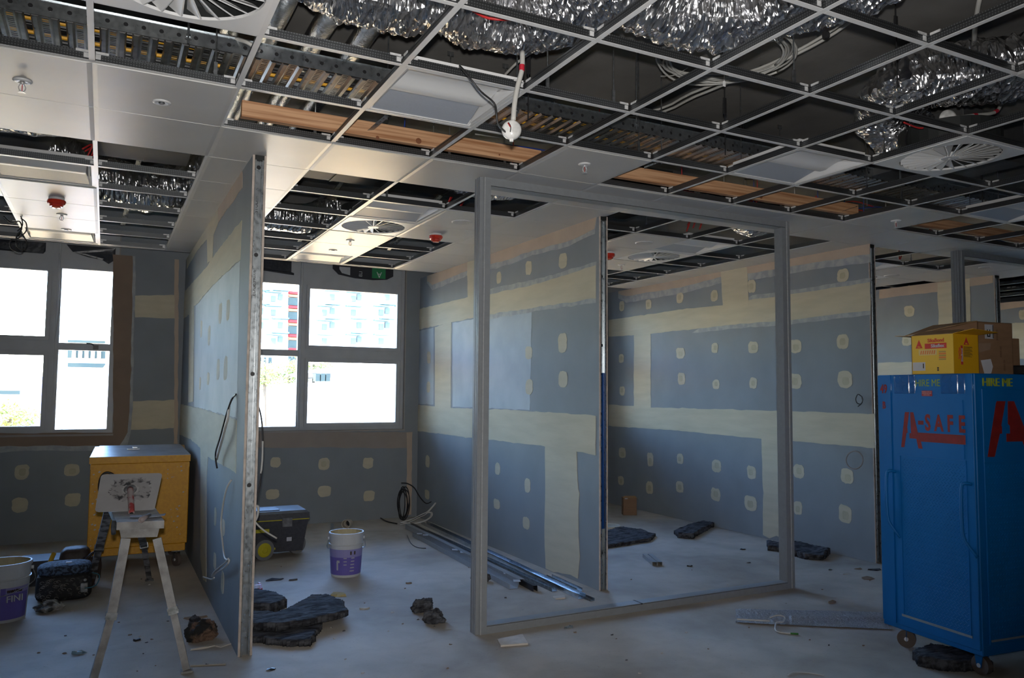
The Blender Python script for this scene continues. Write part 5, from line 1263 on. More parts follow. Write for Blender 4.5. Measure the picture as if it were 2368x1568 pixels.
# hawk
hk_pl = [on(219, 1184, 'y', 3.28), on(234, 1097, 'y', 3.50), on(376, 1094, 'y', 3.50), on(357, 1180, 'y', 3.28)]
HK = mat('hawk_plate', (0.40, 0.39, 0.39), 0.55, scale=9, var=0.1)
o_ = (hk_pl[0]+hk_pl[1]+hk_pl[2]+hk_pl[3])/4
hk = thing('plasterer_hawk', Vector((o_.x, 3.28, ZP)), 'square plasterer hawk leaning upright on the trestle, handle forward', 'hawk')
nrm = (hk_pl[2]-hk_pl[0]).cross(hk_pl[1]-hk_pl[0]).normalized()
if nrm.y > 0: nrm = -nrm
inset = []
for i in range(4):
    p, a, b = hk_pl[i], hk_pl[i-1], hk_pl[(i+1) % 4]
    inset += [p+(a-p).normalized()*0.02, p+(a-p).normalized()*0.006+(b-p).normalized()*0.006, p+(b-p).normalized()*0.02]
part(MB().prism(inset, -nrm*0.003), 'plate', HK, hk)
# smeared black ring of residue around the handle
hc = on(297, 1139, 'y', 3.385)
e1 = (hk_pl[2]-hk_pl[1]).normalized(); e2 = (hk_pl[1]-hk_pl[0]).normalized()
hc = hk_pl[0]+(hk_pl[3]-hk_pl[0])*0.54+(hk_pl[1]-hk_pl[0])*0.56
RES = mat('black_residue', (0.045, 0.045, 0.05), 0.6, scale=30, col2=(0.32, 0.31, 0.31), contrast=(0.50, 0.62))
rnd = random.Random(5)
ms_ = MB()
def quad_ring(r0_, r1_, n=40):
    for k in range(n):
        q1_, q2_ = 2*pi*k/n, 2*pi*(k+1)/n
        def pt_(q, r):
            m_ = (abs(cos(q))**4+abs(sin(q))**4)**-0.25; return hc+e1*(r*m_*cos(q)*1.15)+e2*(r*m_*sin(q)*0.92)+nrm*0.005
        jit = lambda: 1+rnd.uniform(-0.12, 0.12)
        ms_.face([pt_(q1_, r0_*jit()), pt_(q2_, r0_*jit()), pt_(q2_, r1_*jit()), pt_(q1_, r1_*jit())])
quad_ring(0.038, 0.095)
part(ms_, 'residue', RES, hk)
part(MB().lathe([(0.0, 0.0), (0.036, 0.0), (0.034, 0.006), (0.026, 0.010), (0.0, 0.012)], n=24, M=frame_M(hc+nrm*0.004, e1, e2) if e1.cross(e2).dot(nrm) > 0 else frame_M(hc+nrm*0.004, e2, e1)), 'handle_ferrule', DKT, hk, smooth=True)
he = on(304, 1188, 'y', 3.17)
HR = mat('red_plastered_handle', (0.36, 0.05, 0.05), 0.6, scale=14, col2=(0.40, 0.33, 0.32), contrast=(0.45, 0.56))
part(MB().tube([hc+nrm*0.008, hc.lerp(he, 0.5)+nrm*0.012, he], 0.0175, 14), 'handle', HR, hk, smooth=True)
part(MB().cyl(he, he+(he-hc).normalized()*0.0015, 0.011, 12), 'handle_bore', BLACK, hk)
# joint knife
k0, k1 = on(300, 1195, 'z', ZP+0.012), on(383, 1190, 'z', ZP+0.012)
kn = thing('joint_knife', (k0+k1)/2-Vector((0, 0, 0.012)), 'flat plastering knife with round red-tipped handle on the trestle end', 'knife')
part(MB().prism([on(300, 1197, 'z', ZP+0.008), on(300, 1192, 'z', ZP+0.008), on(345, 1192, 'z', ZP+0.010), on(384, 1188, 'z', ZP+0.014), on(380, 1193, 'z', ZP+0.010), on(345, 1196, 'z', ZP+0.008)], (0, 0, 0.0015)), 'blade', mat('knife_steel', (0.33, 0.33, 0.35), 0.35, 0.7), kn)
ka, kb = on(327, 1202, 'z', ZP+0.018), on(346, 1190, 'z', ZP+0.016)
part(MB().cone(ka, kb, 0.0155, 0.009, 14), 'handle', mat('knife_handle', (0.33, 0.28, 0.28), 0.5, scale=20), kn, smooth=True)
part(MB().lathe([(0, 0.004), (0.010, 0.003), (0.0157, -0.002), (0.0157, -0.006)], n=14, M=frame_M(ka, Vector((1, 0, 0)), (kb-ka).normalized().cross(Vector((1, 0, 0))))), 'handle_cap', HR, kn)

# ------------------------------------------------------------------ buckets
BK = mat('white_bucket', (0.50, 0.51, 0.52), 0.35, scale=7, var=0.08); PUR = mat('purple_label', (0.14, 0.11, 0.40), 0.4, scale=5, var=0.12); LIL = mat('lilac_label', (0.27, 0.25, 0.50), 0.4, scale=5, var=0.1)
def bucket(c, r, h, lab, k):
    b_ = thing('bucket', (c.x, c.y, 0), lab, 'bucket')
    r0_, r1_ = r*0.86, r
    prof = [(0.0, 0.004), (r0_, 0.0), (r0_+0.002, 0.01), (r1_*0.975, h*0.72), (r1_*1.03, h*0.73), (r1_*1.03, h*0.745), (r1_*0.985, h*0.75), (r1_, h*0.93), (r1_*1.05, h*0.935), (r1_*1.05, h*0.985), (r1_*1.02, h), (r1_*0.97, h), (r1_*0.955, h*0.8), (r0_*0.96, 0.02), (0.0, 0.015)]
    part(MB().lathe(prof, n=40), 'body', BK, b_, world=False, smooth=False)
    def wrap(a0_, a1_, z0_, z1_, m_, n_, off=0.0012, nm='label_band'):
        mb = MB(); N = n_
        for q in range(N):
            t1, t2 = a0_+(a1_-a0_)*q/N, a0_+(a1_-a0_)*(q+1)/N
            rr = lambda z: r0_+0.002+(r1_*0.975-r0_-0.002)*(z-0.01)/(h*0.72-0.01)+off
            mb.face([(rr(z0_)*cos(t1), rr(z0_)*sin(t1), z0_), (rr(z0_)*cos(t2), rr(z0_)*sin(t2), z0_), (rr(z1_)*cos(t2), rr(z1_)*sin(t2), z1_), (rr(z1_)*cos(t1), rr(z1_)*sin(t1), z1_)])
        return part(mb, nm, m_, b_, world=False)
    cam_a = math.atan2(CAM.y-c.y, CAM.x-c.x)
    if k == 0:
        wrap(0, 2*pi, 0.02, h*0.46, PUR, 48); wrap(0, 2*pi, h*0.46, h*0.64, LIL, 48)
        for q in range(5):
            wrap(cam_a+0.25+0.02*q, cam_a+0.55, 0.05+0.026*q, 0.058+0.026*q, prw, 4, 0.002, 'print_line')
            if q > 1: wrap(cam_a-0.15, cam_a+0.05, 0.05+0.026*q, 0.057+0.026*q, prw, 4, 0.002, 'print_line')
        for q in (0.75, 0.5): wrap(cam_a+q-0.25, cam_a+q-0.15, h*0.52, h*0.60, prb, 3, 0.002, 'print_mark')
        wrap(cam_a-0.62, cam_a-0.50, 0.06, 0.13, prw, 3, 0.002, 'print_figure'); wrap(cam_a-0.60, cam_a-0.40, 0.12, 0.14, prw, 3, 0.002, 'print_figure')
    else:
        wrap(cam_a-0.1, cam_a+1.2, 0.02, h*0.60, PUR, 20); wrap(cam_a+0.1, cam_a+1.2, h*0.5, h*0.60, LIL, 14, 0.0018)
        wrap(cam_a-0.5, cam_a-0.35, 0.03, h*0.55, PUR, 4)
    part(MB().tube([(r1_*1.05*cos(cam_a+1.5), r1_*1.05*sin(cam_a+1.5), h*0.84), ((r1_*1.25)*cos(cam_a+1.1), (r1_*1.25)*sin(cam_a+1.1), h*0.66), (r1_*1.18*cos(cam_a+0.2), r1_*1.18*sin(cam_a+0.2), h*0.52), (r1_*1.18*cos(cam_a-0.4), r1_*1.18*sin(cam_a-0.4), h*0.50), ((r1_*1.25)*cos(cam_a-1.1), (r1_*1.25)*sin(cam_a-1.1), h*0.66), (r1_*1.05*cos(cam_a-1.5), r1_*1.05*sin(cam_a-1.5), h*0.84)] if k else
         [(r1_*1.05*cos(cam_a+1.5), r1_*1.05*sin(cam_a+1.5), h*0.86), (r1_*1.12*cos(cam_a+1.7), r1_*1.12*sin(cam_a+1.7), h*0.62), (r1_*1.1*cos(cam_a+2.6), r1_*1.1*sin(cam_a+2.6), h*0.58), (r1_*1.1*cos(cam_a+3.7), r1_*1.1*sin(cam_a+3.7), h*0.58), (r1_*1.12*cos(cam_a-1.7), r1_*1.12*sin(cam_a-1.7), h*0.62), (r1_*1.05*cos(cam_a-1.5), r1_*1.05*sin(cam_a-1.5), h*0.86)], 0.003, 6), 'bail_handle', GALV, b_, world=False)
    for s in (-1, 1): part(MB().cyl((r1_*1.0*cos(cam_a+1.5*s), r1_*1.0*sin(cam_a+1.5*s), h*0.86), (r1_*1.09*cos(cam_a+1.5*s), r1_*1.09*sin(cam_a+1.5*s), h*0.86), 0.012, 8), 'handle_lug', BK, b_, world=False)
    sm_ = MB()
    rnd = random.Random(k+3)
    for q in range(20):
        t1, t2 = 2*pi*q/20, 2*pi*(q+1)/20; rr = r1_*0.955; z1_ = h*0.99; d1 = h*(0.12+0.1*rnd.random())
        sm_.face([(rr*cos(t1), rr*sin(t1), z1_), (rr*cos(t2), rr*sin(t2), z1_), (rr*0.995*cos(t2), rr*0.995*sin(t2), z1_-d1), (rr*0.995*cos(t1), rr*0.995*sin(t1), z1_-d1)])
    part(sm_, 'compound_residue', mat('wet_plaster', (0.46, 0.38, 0.22), 0.6, scale=20), b_, world=False)
    return b_
cB = on(802, 1322, 'z', 0); bk = bucket(Vector((1.94, 4.56, 0)), 0.138, 0.355, 'white bucket with purple label standing open in the middle bay', 0)
cA = bucket(Vector((-0.445, 4.30, 0)), 0.155, 0.375, 'white bucket with purple print cut by the left edge of the picture', 1)
ca_ = math.atan2(CAM.y-4.30, CAM.x+0.445)
for s_, z_, sz_, m_, da in (('FINI', 0.155, 0.060, BK, 0.42), ('master', 0.208, 0.034, prb, 0.42)):
    aa = ca_+da; rr = 0.1625 if z_ > 0.18 else 0.158; nx, ny = cos(aa), sin(aa)
    textmesh(s_, sz_, Matrix.Translation((rr*nx, rr*ny, z_)) @ frame_M((0, 0, 0), (-ny, nx, 0), (0, 0, 1)), m_, cA, name='print', ext=0.006)

# ------------------------------------------------------------------ wheeled toolbox
TBK = mat('toolbox_black', (0.022, 0.023, 0.027), 0.45, scale=40, col2=(0.05, 0.05, 0.055), contrast=(0.3, 0.9)); TLID = mat('toolbox_lid', (0.10, 0.115, 0.14), 0.28, scale=7, col2=(0.16, 0.18, 0.2)); TYL = mat('toolbox_yellow', (0.42, 0.36, 0.01), 0.5, scale=9)
x0, x1, y0_, y1_ = 1.22, 1.83, 5.40, 5.80
rz_ = 0.0
tb = thing('toolbox', ((x0+x1)/2, (y0_+y1_)/2, 0), 'black wheeled toolbox with yellow trim behind the first wall', 'toolbox')
def taper(z0_, z1_, i0, i1, m_, nm, rr=0.0):
    v = [(x0+i0, y0_+i0, z0_), (x1-i0, y0_+i0, z0_), (x1-i0, y1_-i0, z0_), (x0+i0, y1_-i0, z0_), (x0+i1, y0_+i1, z1_), (x1-i1, y0_+i1, z1_), (x1-i1, y1_-i1, z1_), (x0+i1, y1_-i1, z1_)]
    return part(MB().add(v, [(0,1,2,3), (4,5,6,7), (0,1,5,4), (1,2,6,5), (2,3,7,6), (3,0,4,7)]), nm, m_, tb)
taper(0.055, 0.345, 0.05, 0.012, TBK, 'body'); taper(0.352, 0.405, 0.0, 0.004, TBK, 'lid_base'); taper(0.405, 0.425, 0.004, 0.03, TLID, 'lid')
taper(0.343, 0.353, 0.004, 0.004, TYL, 'yellow_trim')
part(MB().rbox(x0+0.12, x1-0.26, y0_+0.07, y1_-0.12, 0.422, 0.432, 0.003), 'lid_recess', TBK, tb)
lt = part(MB().rbox(x1-0.25, x1-0.16, y0_-0.012, y0_+0.005, 0.285, 0.365, 0.004), 'latch', mat('dusty_latch', (0.16, 0.16, 0.16), 0.5, scale=30, var=0.4), tb)
part(MB().box(x1-0.20, x1-0.155, y0_+0.028, y0_+0.033, 0.15, 0.185), 'paper_sticker', prw, tb)
part(MB().box(x0+0.05, x1-0.36, y0_+0.008, y0_+0.03, 0.245, 0.275).box(x0+0.05, x1-0.30, y0_+0.02, y0_+0.035, 0.085, 0.10), 'yellow_rail', TYL, tb)
for (wx, wy, r_) in ((x0+0.205, y0_+0.012, 0.092), (x1-0.075, y1_-0.20, 0.088)):
    c = Vector((wx, wy, r_)); d = Vector((0.25, -0.97, 0)).normalized() if wx < 1.6 else Vector((0.35, -0.93, 0)).normalized()
    w1 = part(MB().cyl(c-d*0.022, c+d*0.022, r_, 30), 'wheel', mat('grey_tyre', (0.14, 0.14, 0.135), 0.8), tb)
    part(MB().lathe([(0.0, 0.030), (r_*0.25, 0.030), (r_*0.3, 0.026), (r_*0.66, 0.024), (r_*0.72, 0.020)], n=26, M=frame_M(c, d.cross(Vector((0, 0, 1))), (0, 0, 1)) if d.cross(Vector((0,0,1))).cross(Vector((0,0,1))).dot(d) > 0 else frame_M(c, -d.cross(Vector((0, 0, 1))), (0, 0, 1))), 'wheel_disc', TYL, w1)
# red and white packet beside it
rb_ = solo('packet', MB().prism([on(590, 1352, 'z', 0.05), on(604, 1350, 'z', 0.05), on(607, 1360, 'z', 0.03), on(590, 1366, 'z', 0.03)], (0, 0, -0.028)), mat('packet_red', (0.35, 0.02, 0.03), 0.4), 'red and white packet on the floor beside the first wall end', 'packet')
part(MB().prism([on(590, 1354, 'z', 0.0515), on(600, 1353, 'z', 0.0515), on(602, 1359, 'z', 0.0365), on(590, 1362, 'z', 0.0365)], (0, 0, 0.001)), 'white_face', mat('packet_white', (0.55, 0.52, 0.6), 0.5), rb_)
solo('packet', MB().box(1.22, 1.235, 4.43, 4.47, 0.0, 0.03), MATS['packet_red'], 'tiny red scrap near the toolbox', 'scrap')

# ------------------------------------------------------------------ insulation and floor bits
def inpoly(x, y, P_):
    c = False; n = len(P_)
    for i in range(n):
        x1_, y1_ = P_[i]; x2_, y2_ = P_[(i+1) % n]
        if (y1_ > y) != (y2_ > y) and x < (x2_-x1_)*(y-y1_)/(y2_-y1_)+x1_: c = not c
    return c
def batt(name, px, th, lab, res=0.0095, amp=0.006, lift=None, seed=0, zb=0.0, m_=None, cat='insulation'):
    P3 = [on(u, v, 'z', zb+th*0.3) for u, v in px]; P_ = [(p.x, p.y) for p in P3]
    # ragged outline
    xs_ = [p[0] for p in P_]; ys_ = [p[1] for p in P_]
    nx, ny = int((max(xs_)-min(xs_))/res)+3, int((max(ys_)-min(ys_))/res)+3
    idx = {}; mb = MB(); vs_ = []; F = []
    for i in range(nx):
        for j in range(ny):
            x_, y_ = min(xs_)+(i-1)*res, min(ys_)+(j-1)*res
            jx, jy = 0.016*nz((x_, y_, 0), 14, seed)+0.008*nz((x_, y_, 0), 50, seed), 0.016*nz((x_, y_, 5), 14, seed)+0.008*nz((x_, y_, 3), 50, seed)
            if inpoly(x_+jx, y_+jy, P_): idx[(i, j)] = None
    cells = [(i, j) for (i, j) in idx if (i+1, j) in idx and (i, j+1) in idx and (i+1, j+1) in idx]
    cs_ = set(cells)
    top, bot = {}, {}
    def zt(x_, y_): 
        l = lift(x_, y_) if lift else 0.0
        return l, l+th*(1+0.30*nz((x_, y_, 0), 5, seed))+amp*(nz((x_, y_, 2), 14, seed)+0.7*nz((x_, y_, 7), 45, seed))
    def vid(i, j, d_, t_):
        if (i, j) in d_: return d_[(i, j)]
        x_, y_ = min(xs_)+(i-1)*res+0.003*nz((i, j, 0), 0.9, seed), min(ys_)+(j-1)*res+0.003*nz((i, j, 9), 0.9, seed)
        edge = not all(((i-a, j-b) in cs_) for a in (0, 1) for b in (0, 1))
        l, z_ = zt(x_, y_)
        z_ = z_ if not edge else l+(z_-l)*0.90
        vs_.append((x_, y_, zb+(max(z_, l+0.006) if t_ else l+0.0))); d_[(i, j)] = len(vs_)-1; return len(vs_)-1
    for i, j in cells:
        F.append((vid(i, j, top, 1), vid(i+1, j, top, 1), vid(i+1, j+1, top, 1), vid(i, j+1, top, 1)))
        F.append((vid(i, j, bot, 0), vid(i, j+1, bot, 0), vid(i+1, j+1, bot, 0), vid(i+1, j, bot, 0)))
        for (di, dj, a, b) in ((-1, 0, (0, 0), (0, 1)), (1, 0, (1, 0), (1, 1)), (0, -1, (0, 0), (1, 0)), (0, 1, (0, 1), (1, 1))):
            if (i+di, j+dj) not in cs_:
                A_, B_ = (i+a[0], j+a[1]), (i+b[0], j+b[1])
                F.append((vid(*A_, bot, 0), vid(*B_, bot, 0), vid(*B_, top, 1), vid(*A_, top, 1)))
    mb.add(vs_, F)
    return solo(name, mb, m_ or BATT, lab, cat, smooth=True)
batt('insulation_batt', [(560, 1440), (660, 1445), (740, 1420), (745, 1450), (720, 1490), (690, 1492), (640, 1490), (560, 1478)], 0.04, 'lowest of the charcoal insulation pieces piled beside the first wall end', seed=1)
batt('insulation_batt', [(560, 1420), (640, 1425), (720, 1385), (760, 1382), (800, 1402), (808, 1420), (780, 1428), (700, 1445), (640, 1455), (560, 1452)], 0.042, 'largest charcoal insulation piece, topmost in the pile beside the first wall end', seed=2, zb=0.045)
batt('insulation_batt', [(560, 1380), (600, 1372), (640, 1385), (665, 1398), (640, 1410), (560, 1412)], 0.07, 'rearmost charcoal insulation piece of the pile beside the first wall end', seed=3)
batt('insulation_batt', [(1395, 1232), (1440, 1222), (1480, 1228), (1516, 1238), (1505, 1250), (1395, 1268)], 0.035, 'flat charcoal insulation mat behind the second wall end', seed=4)
batt('insulation_batt', [(1560, 1232), (1640, 1203), (1652, 1215), (1620, 1232), (1603, 1244), (1568, 1241)], 0.05, 'charcoal insulation strip lying against the third wall, left one', seed=5)
batt('insulation_batt', [(1772, 1256), (1800, 1262), (1835, 1258), (1920, 1276), (1905, 1292), (1860, 1290), (1800, 1272), (1775, 1270)], 0.055, 'charcoal insulation strip along the third wall base, right of the frame post', seed=6)
batt('insulation_batt', [(2112, 1520), (2150, 1498), (2280, 1520), (2300, 1548), (2180, 1545), (2118, 1535)], 0.055, 'charcoal insulation roll under the blue cabinet', seed=7)
def lump(name, u, v, sx, sy, sz, lab, seed, m_=None, rz=0.0, cat='insulation'):
    c = on(u, v, 'z', 0.0)
    bm = bmesh.new(); bmesh.ops.create_icosphere(bm, subdivisions=4, radius=1.0)
    for q in bm.verts:
        n_ = q.co.copy(); d = 1+0.42*nz(n_, 1.4, seed)+0.22*nz(n_, 3.3, seed)+0.12*nz(n_, 8, seed)
        q.co = Vector((n_.x*sx*d, n_.y*sy*d, max(n_.z*d, -0.55)*sz))
    zmin = min(q.co.z for q in bm.verts)
    for q in bm.verts: q.co.z -= zmin
    me = bpy.data.meshes.new(name); bm.to_mesh(me); bm.free(); me.materials.append(m_ or BATT)
    o = bpy.data.objects.new(name, me); o.location = (c.x, c.y, 0); o.rotation_euler = (0, 0, rz); link(o); tag(o, lab, cat)
    return o
lump('insulation_lump', 977, 1412, 0.085, 0.05, 0.052, 'left of two charcoal insulation lumps before the first frame post', 3, rz=0.3)
lump('insulation_lump', 1006, 1440, 0.065, 0.045, 0.058, 'right of two charcoal insulation lumps before the first frame post', 8)
lump('insulation_lump', 1112, 1345, 0.075, 0.04, 0.042, 'charcoal insulation scrap behind the first frame post', 12, rz=-0.3)
lump('insulation_lump', 465, 1480, 0.085, 0.06, 0.075, 'brown-topped charcoal insulation lump left of the first wall end', 21, m_=mat('brown_black_lump', (0.16, 0.10, 0.07), 0.95, scale=9, col2=(0.02, 0.02, 0.02), contrast=(0.45, 0.55), bump=1, bscale=60, bdist=0.01))
lump('insulation_lump', 450, 1448, 0.035, 0.03, 0.04, 'small charcoal scrap above the brown-topped lump', 23)
lump('rag', 115, 1412, 0.085, 0.07, 0.04, 'crumpled dirty rag on the floor before the patterned bag', 31, m_=mat('dirty_rag', (0.36, 0.34, 0.31), 0.95, scale=11, col2=(0.05, 0.05, 0.05), contrast=(0.42, 0.55), bump=1, bscale=40), rz=0.4, cat='rag')
rnd = random.Random(21)
DC = [BATT, mat('paper_scrap', (0.50, 0.46, 0.40), 0.8), mat('dust_crumb', (0.22, 0.16, 0.11), 0.9), GALV, BLACK]
def scrap(u, v, s, lab, m_, k=0, h=0.012):
    c = on(u, v, 'z', 0.0); r2_ = random.Random(u*3+v+k); P_ = []
    n = 7
    for q in range(n):
        an = 2*pi*q/n; rr = s*(0.6+0.7*r2_.random()); P_.append((c.x+rr*cos(an)*1.3, c.y+rr*sin(an)*0.8, 0.0005))
    mb = MB(); vs_ = P_+[(p[0]*0.9+c.x*0.1, p[1]*0.9+c.y*0.1, 0.001+h*r2_.random()) for p in P_]+[(c.x, c.y, h*0.7)]
    F = [(i, (i+1) % n, n+(i+1) % n, n+i) for i in range(n)]+[(n+i, n+(i+1) % n, 2*n) for i in range(n)]
    mb.add(vs_, F); return solo('floor_scrap', mb, m_, lab, 'debris', 'scraps on the floor' if lab.startswith('small scrap') else None)
for u, v, s, k, l in ((315, 1482, .018, 4, 'dark scrap between the trestle legs'), (628, 1549, .022, 4, 'dark crumb on the floor below the insulation pile'), (1313, 1452, .028, 3, 'twisted metal offcut in front of the frame rail'), (1595, 1310, .02, 4, 'small black offcut right of the channel piece'), (1718, 1271, .03, 4, 'pair of black plastic offcuts near the third wall'),
      (1732, 1302, .016, 4, 'small black chip left of the right frame post'), (1920, 1318, .02, 3, 'small grey chip beyond the right frame post'), (1955, 1327, .04, 1, 'pale paper scrap near the blue cabinet'), (2022, 1318, .05, 0, 'dark scrap beside the blue cabinet'), (2005, 1338, .05, 2, 'brown scrap beside the blue cabinet'), (1985, 1316, .03, 2, 'brown flake left of the blue cabinet'), (1925, 1394, .035, 2, 'thin brown splinter in front of the cabinet'),
      (840, 1409, .03, 1, 'pale paper scrap right of the insulation pile'), (635, 1341, .05, 0, 'long flat dark offcut behind the insulation pile'), (680, 1341, .03, 0, 'thin dark green offcut behind the insulation pile'), (945, 1350, .02, 2, 'reddish scrap left of the frame post'), (940, 1165, .02, 1, 'small crumb by the cable coil'), (1212, 1430, .01, 2, 'tiny red scrap behind the frame rail'),
      (470, 1498, .05, 1, 'crumbled plasterboard by the first wall end'), (515, 1492, .05, 1, 'plaster crumbs at the foot of the first wall'), (452, 1430, .05, 2, 'plaster dust crumbs left of the first wall'), (1486, 1187, .04, 1, 'pale wedge beside the brown carton')):
    scrap(u, v, s, l, DC[k])
for q in range(90):
    u = rnd.uniform(20, 2030); v = rnd.uniform(1300, 1560)
    scrap(u, v, rnd.uniform(0.003, 0.009), 'small scrap of rubble on the concrete floor', DC[rnd.choice([0, 1, 2, 2, 1])], q, 0.006)
g = scrap(180, 1512, 0.030, 'shiny foil wrapper on the floor in the left bay', mat('iridescent_foil', (0.45, 0.62, 0.72), 0.15, 0.9, scale=30), h=0.02)
# plasterboard offcut on the floor
solo('plasterboard_offcut', MB().prism([on(1150, 1478, 'z', 0.012), on(1208, 1466, 'z', 0.012), on(1221, 1487, 'z', 0.012), on(1158, 1492, 'z', 0.012)], (0, 0, -0.011)), mat('offcut_plaster', (0.60, 0.55, 0.49), 0.85, scale=20), 'pale plasterboard offcut on the floor beside the first frame post', 'offcut')
solo('plasterboard_offcut', MB().prism([on(1278, 1379, 'z', 0.008), on(1305, 1376, 'z', 0.008), on(1307, 1382, 'z', 0.008), on(1285, 1384, 'z', 0.008)], (0, 0, -0.007)), MATS['offcut_plaster'], 'small pale offcut near the ends of the loose studs', 'offcut')
solo('plastic_disc', MB().lathe([(0.0, 0.012), (0.12, 0.012), (0.14, 0.02), (0.15, 0.018), (0.15, 0.0)], c=on(1405, 1218, 'z', 0), n=30), mat('cream_lid', (0.52, 0.48, 0.38), 0.6), 'cream round plastic disc behind the flat insulation mat', 'plastic disc')
p1_, p2_ = on(440, 1540, 'z', 0.004), on(522, 1536, 'z', 0.004)
solo('splinter', MB().tube([p1_, p2_], 0.004, 6, smooth=False), mat('pale_splinter', (0.4, 0.37, 0.32), 0.8), 'thin pale strip on the floor at the trestle foot', 'strip')

# loose studs along the second wall
def chan(p0, p1, w_, h_, m_, lab, up=(0, 0, 1), lips=True, grp=None, op=False):
    t_ = 0.0016
    ol = [(-w_/2, 0), (w_/2, 0), (w_/2, h_), (w_/2-t_, h_), (w_/2-t_, t_), (-w_/2+t_, t_), (-w_/2+t_, h_), (-w_/2, h_)]
    if op: ol = [(a, h_-b) for a, b in ol]
    return solo('steel_stud', MB().prof(ol, p0, p1, up), m_, lab, 'stud', grp)
g0 = lambda u, v, z=0.002: on(u, v, 'z', z)
chan(g0(962, 1240), g0(1188, 1362), 0.075, 0.04, ALU, 'front loose grey channel lying along the second wall')
chan(g0(942, 1222), g0(1206, 1354, 0.01), 0.05, 0.05, ALU, 'second loose grey channel from the front', op=True)
SB = mat('dark_painted_stud', (0.05, 0.055, 0.065), 0.35, 0.6)
chan(g0(945, 1216), g0(1238, 1368), 0.035, 0.045, SB, 'dark loose stud with silver clips lying in the stud bundle', op=True)
chan(g0(985, 1232), g0(1282, 1368), 0.045, 0.028, GALVD, 'short dull channel between the dark stud and the bright stud')
chan(g0(980, 1212), g0(1346, 1385), 0.065, 0.035, mat('bright_galvanised', (0.62, 0.66, 0.70), 0.22, 1.0, scale=20, var=0.2), 'bright galvanised stud lying nearest the second wall')
chan(g0(1330, 1374), g0(1370, 1390), 0.04, 0.02, GALVD, 'end of a dark channel poking from under the bright stud')
chan(g0(1165, 1300), g0(1225, 1325), 0.04, 0.010, GALVD, 'short flat metal piece against the second wall base')
chan(g0(1270, 1335), g0(1340, 1368), 0.05, 0.025, GALVD, 'short dull metal piece at the second wall foot')
for k, (u, v) in enumerate(((984, 1238), (1071, 1278), (1172, 1326), (1052, 1272), (1195, 1344), (970, 1235))):
    p = g0(u, v, 0.05); solo('stud_clip', MB().prism([p+Vector((-0.034, -0.014, 0.002)), p+Vector((0.014, -0.038, 0.002)), p+Vector((0.034, 0.012, 0.004)), p+Vector((-0.014, 0.038, 0.004))], (0, 0, 0.002)), mat('paper_tag', (0.5, 0.55, 0.62), 0.4), 'small pale label stuck on the loose studs', 'label', 'labels on the loose studs')
pa_, pb_ = on(1497, 1281, 'z', 0.032), on(1520, 1300, 'z', 0.032); pa_.z = pb_.z = 0.0
sdv = (pb_-pa_).normalized().cross(Vector((0, 0, 1)))
to_ = thing('track_offcut', (pa_+pb_)/2, 'short box-like metal track offcut lying in the third bay', 'metal offcut')
for s in (-1, 1):
    o1, o2 = pa_+sdv*(s*0.0235), pb_+sdv*(s*0.0235); t_ = 0.0016; w_ = 0.042; h_ = 0.034
    ol = [(a, h_-b) for a, b in [(-w_/2, 0), (w_/2, 0), (w_/2, h_-0.001), (w_/2-t_, h_-0.001), (w_/2-t_, t_), (-w_/2+t_, t_), (-w_/2+t_, h_-0.001), (-w_/2, h_-0.001)]]
    part(MB().prof(ol, o1, o2), 'channel_leg', ALU, to_)
part(MB().prof([(-0.003, 0.001), (0.003, 0.001), (0.003, 0.020), (-0.003, 0.020)], pa_, pb_), 'web_strip', ALU, to_)
# carton in third bay
cx_, cy_ = on(1455, 1190, 'z', 0).x, on(1455, 1190, 'z', 0).y
bx_ = thing('carton', (cx_, cy_, 0), 'small brown open carton against the third wall', 'box', rz=-0.45)
part(MB().box(-0.085, 0.085, -0.06, -0.057, 0, 0.215).box(-0.085, -0.082, -0.06, 0.06, 0, 0.215).box(0.082, 0.085, -0.06, 0.06, 0, 0.215).box(-0.085, 0.085, 0.057, 0.06, 0, 0.215).box(-0.085, 0.085, -0.06, 0.06, 0, 0.004), 'walls', KR, bx_, world=False)
part(MB().prism([(-0.085, -0.06, 0.215), (0.085, -0.06, 0.215), (0.07, -0.03, 0.235), (-0.07, -0.03, 0.235)], (0, 0, 0.002)), 'flap', KRI, bx_, world=False)
part(MB().prism([(0.085, -0.06, 0.215), (0.085, 0.06, 0.215), (0.11, 0.05, 0.19), (0.11, -0.05, 0.185)], (0.001, 0, 0.001)), 'flap', KRI, bx_, world=False)
part(MB().box(-0.065, -0.030, -0.0612, -0.060, 0.20, 0.212), 'torn_tape', prw, bx_, world=False)
# pipe elbow in the middle bay
pe = on(806, 1220, 'z', 0.0); IV = mat('ivory_pvc', (0.50, 0.45, 0.38), 0.5, scale=10, var=0.1)
pe_ = thing('pipe_coupling', (pe.x, pe.y, 0), 'ivory pipe coupling lying on the floor of the middle bay', 'pipe fitting')
dv_ = Vector((-0.6, -0.8, 0)).normalized(); cp = Vector((pe.x, pe.y, 0.050))
part(MB().lathe([(0.032, -0.03), (0.036, -0.03), (0.036, 0.02), (0.050, 0.024), (0.050, 0.085), (0.044, 0.085), (0.044, 0.03), (0.032, 0.0), (0.032, -0.03)], n=26, M=frame_M(cp, (-dv_).cross(Vector((0, 0, 1))), (0, 0, 1))), 'barrel', IV, pe_)
part(MB().lathe([(0.0, -0.006), (0.0315, -0.006)], n=20, M=frame_M(cp, (-dv_).cross(Vector((0, 0, 1))), (0, 0, 1))), 'bore', BLACK, pe_)
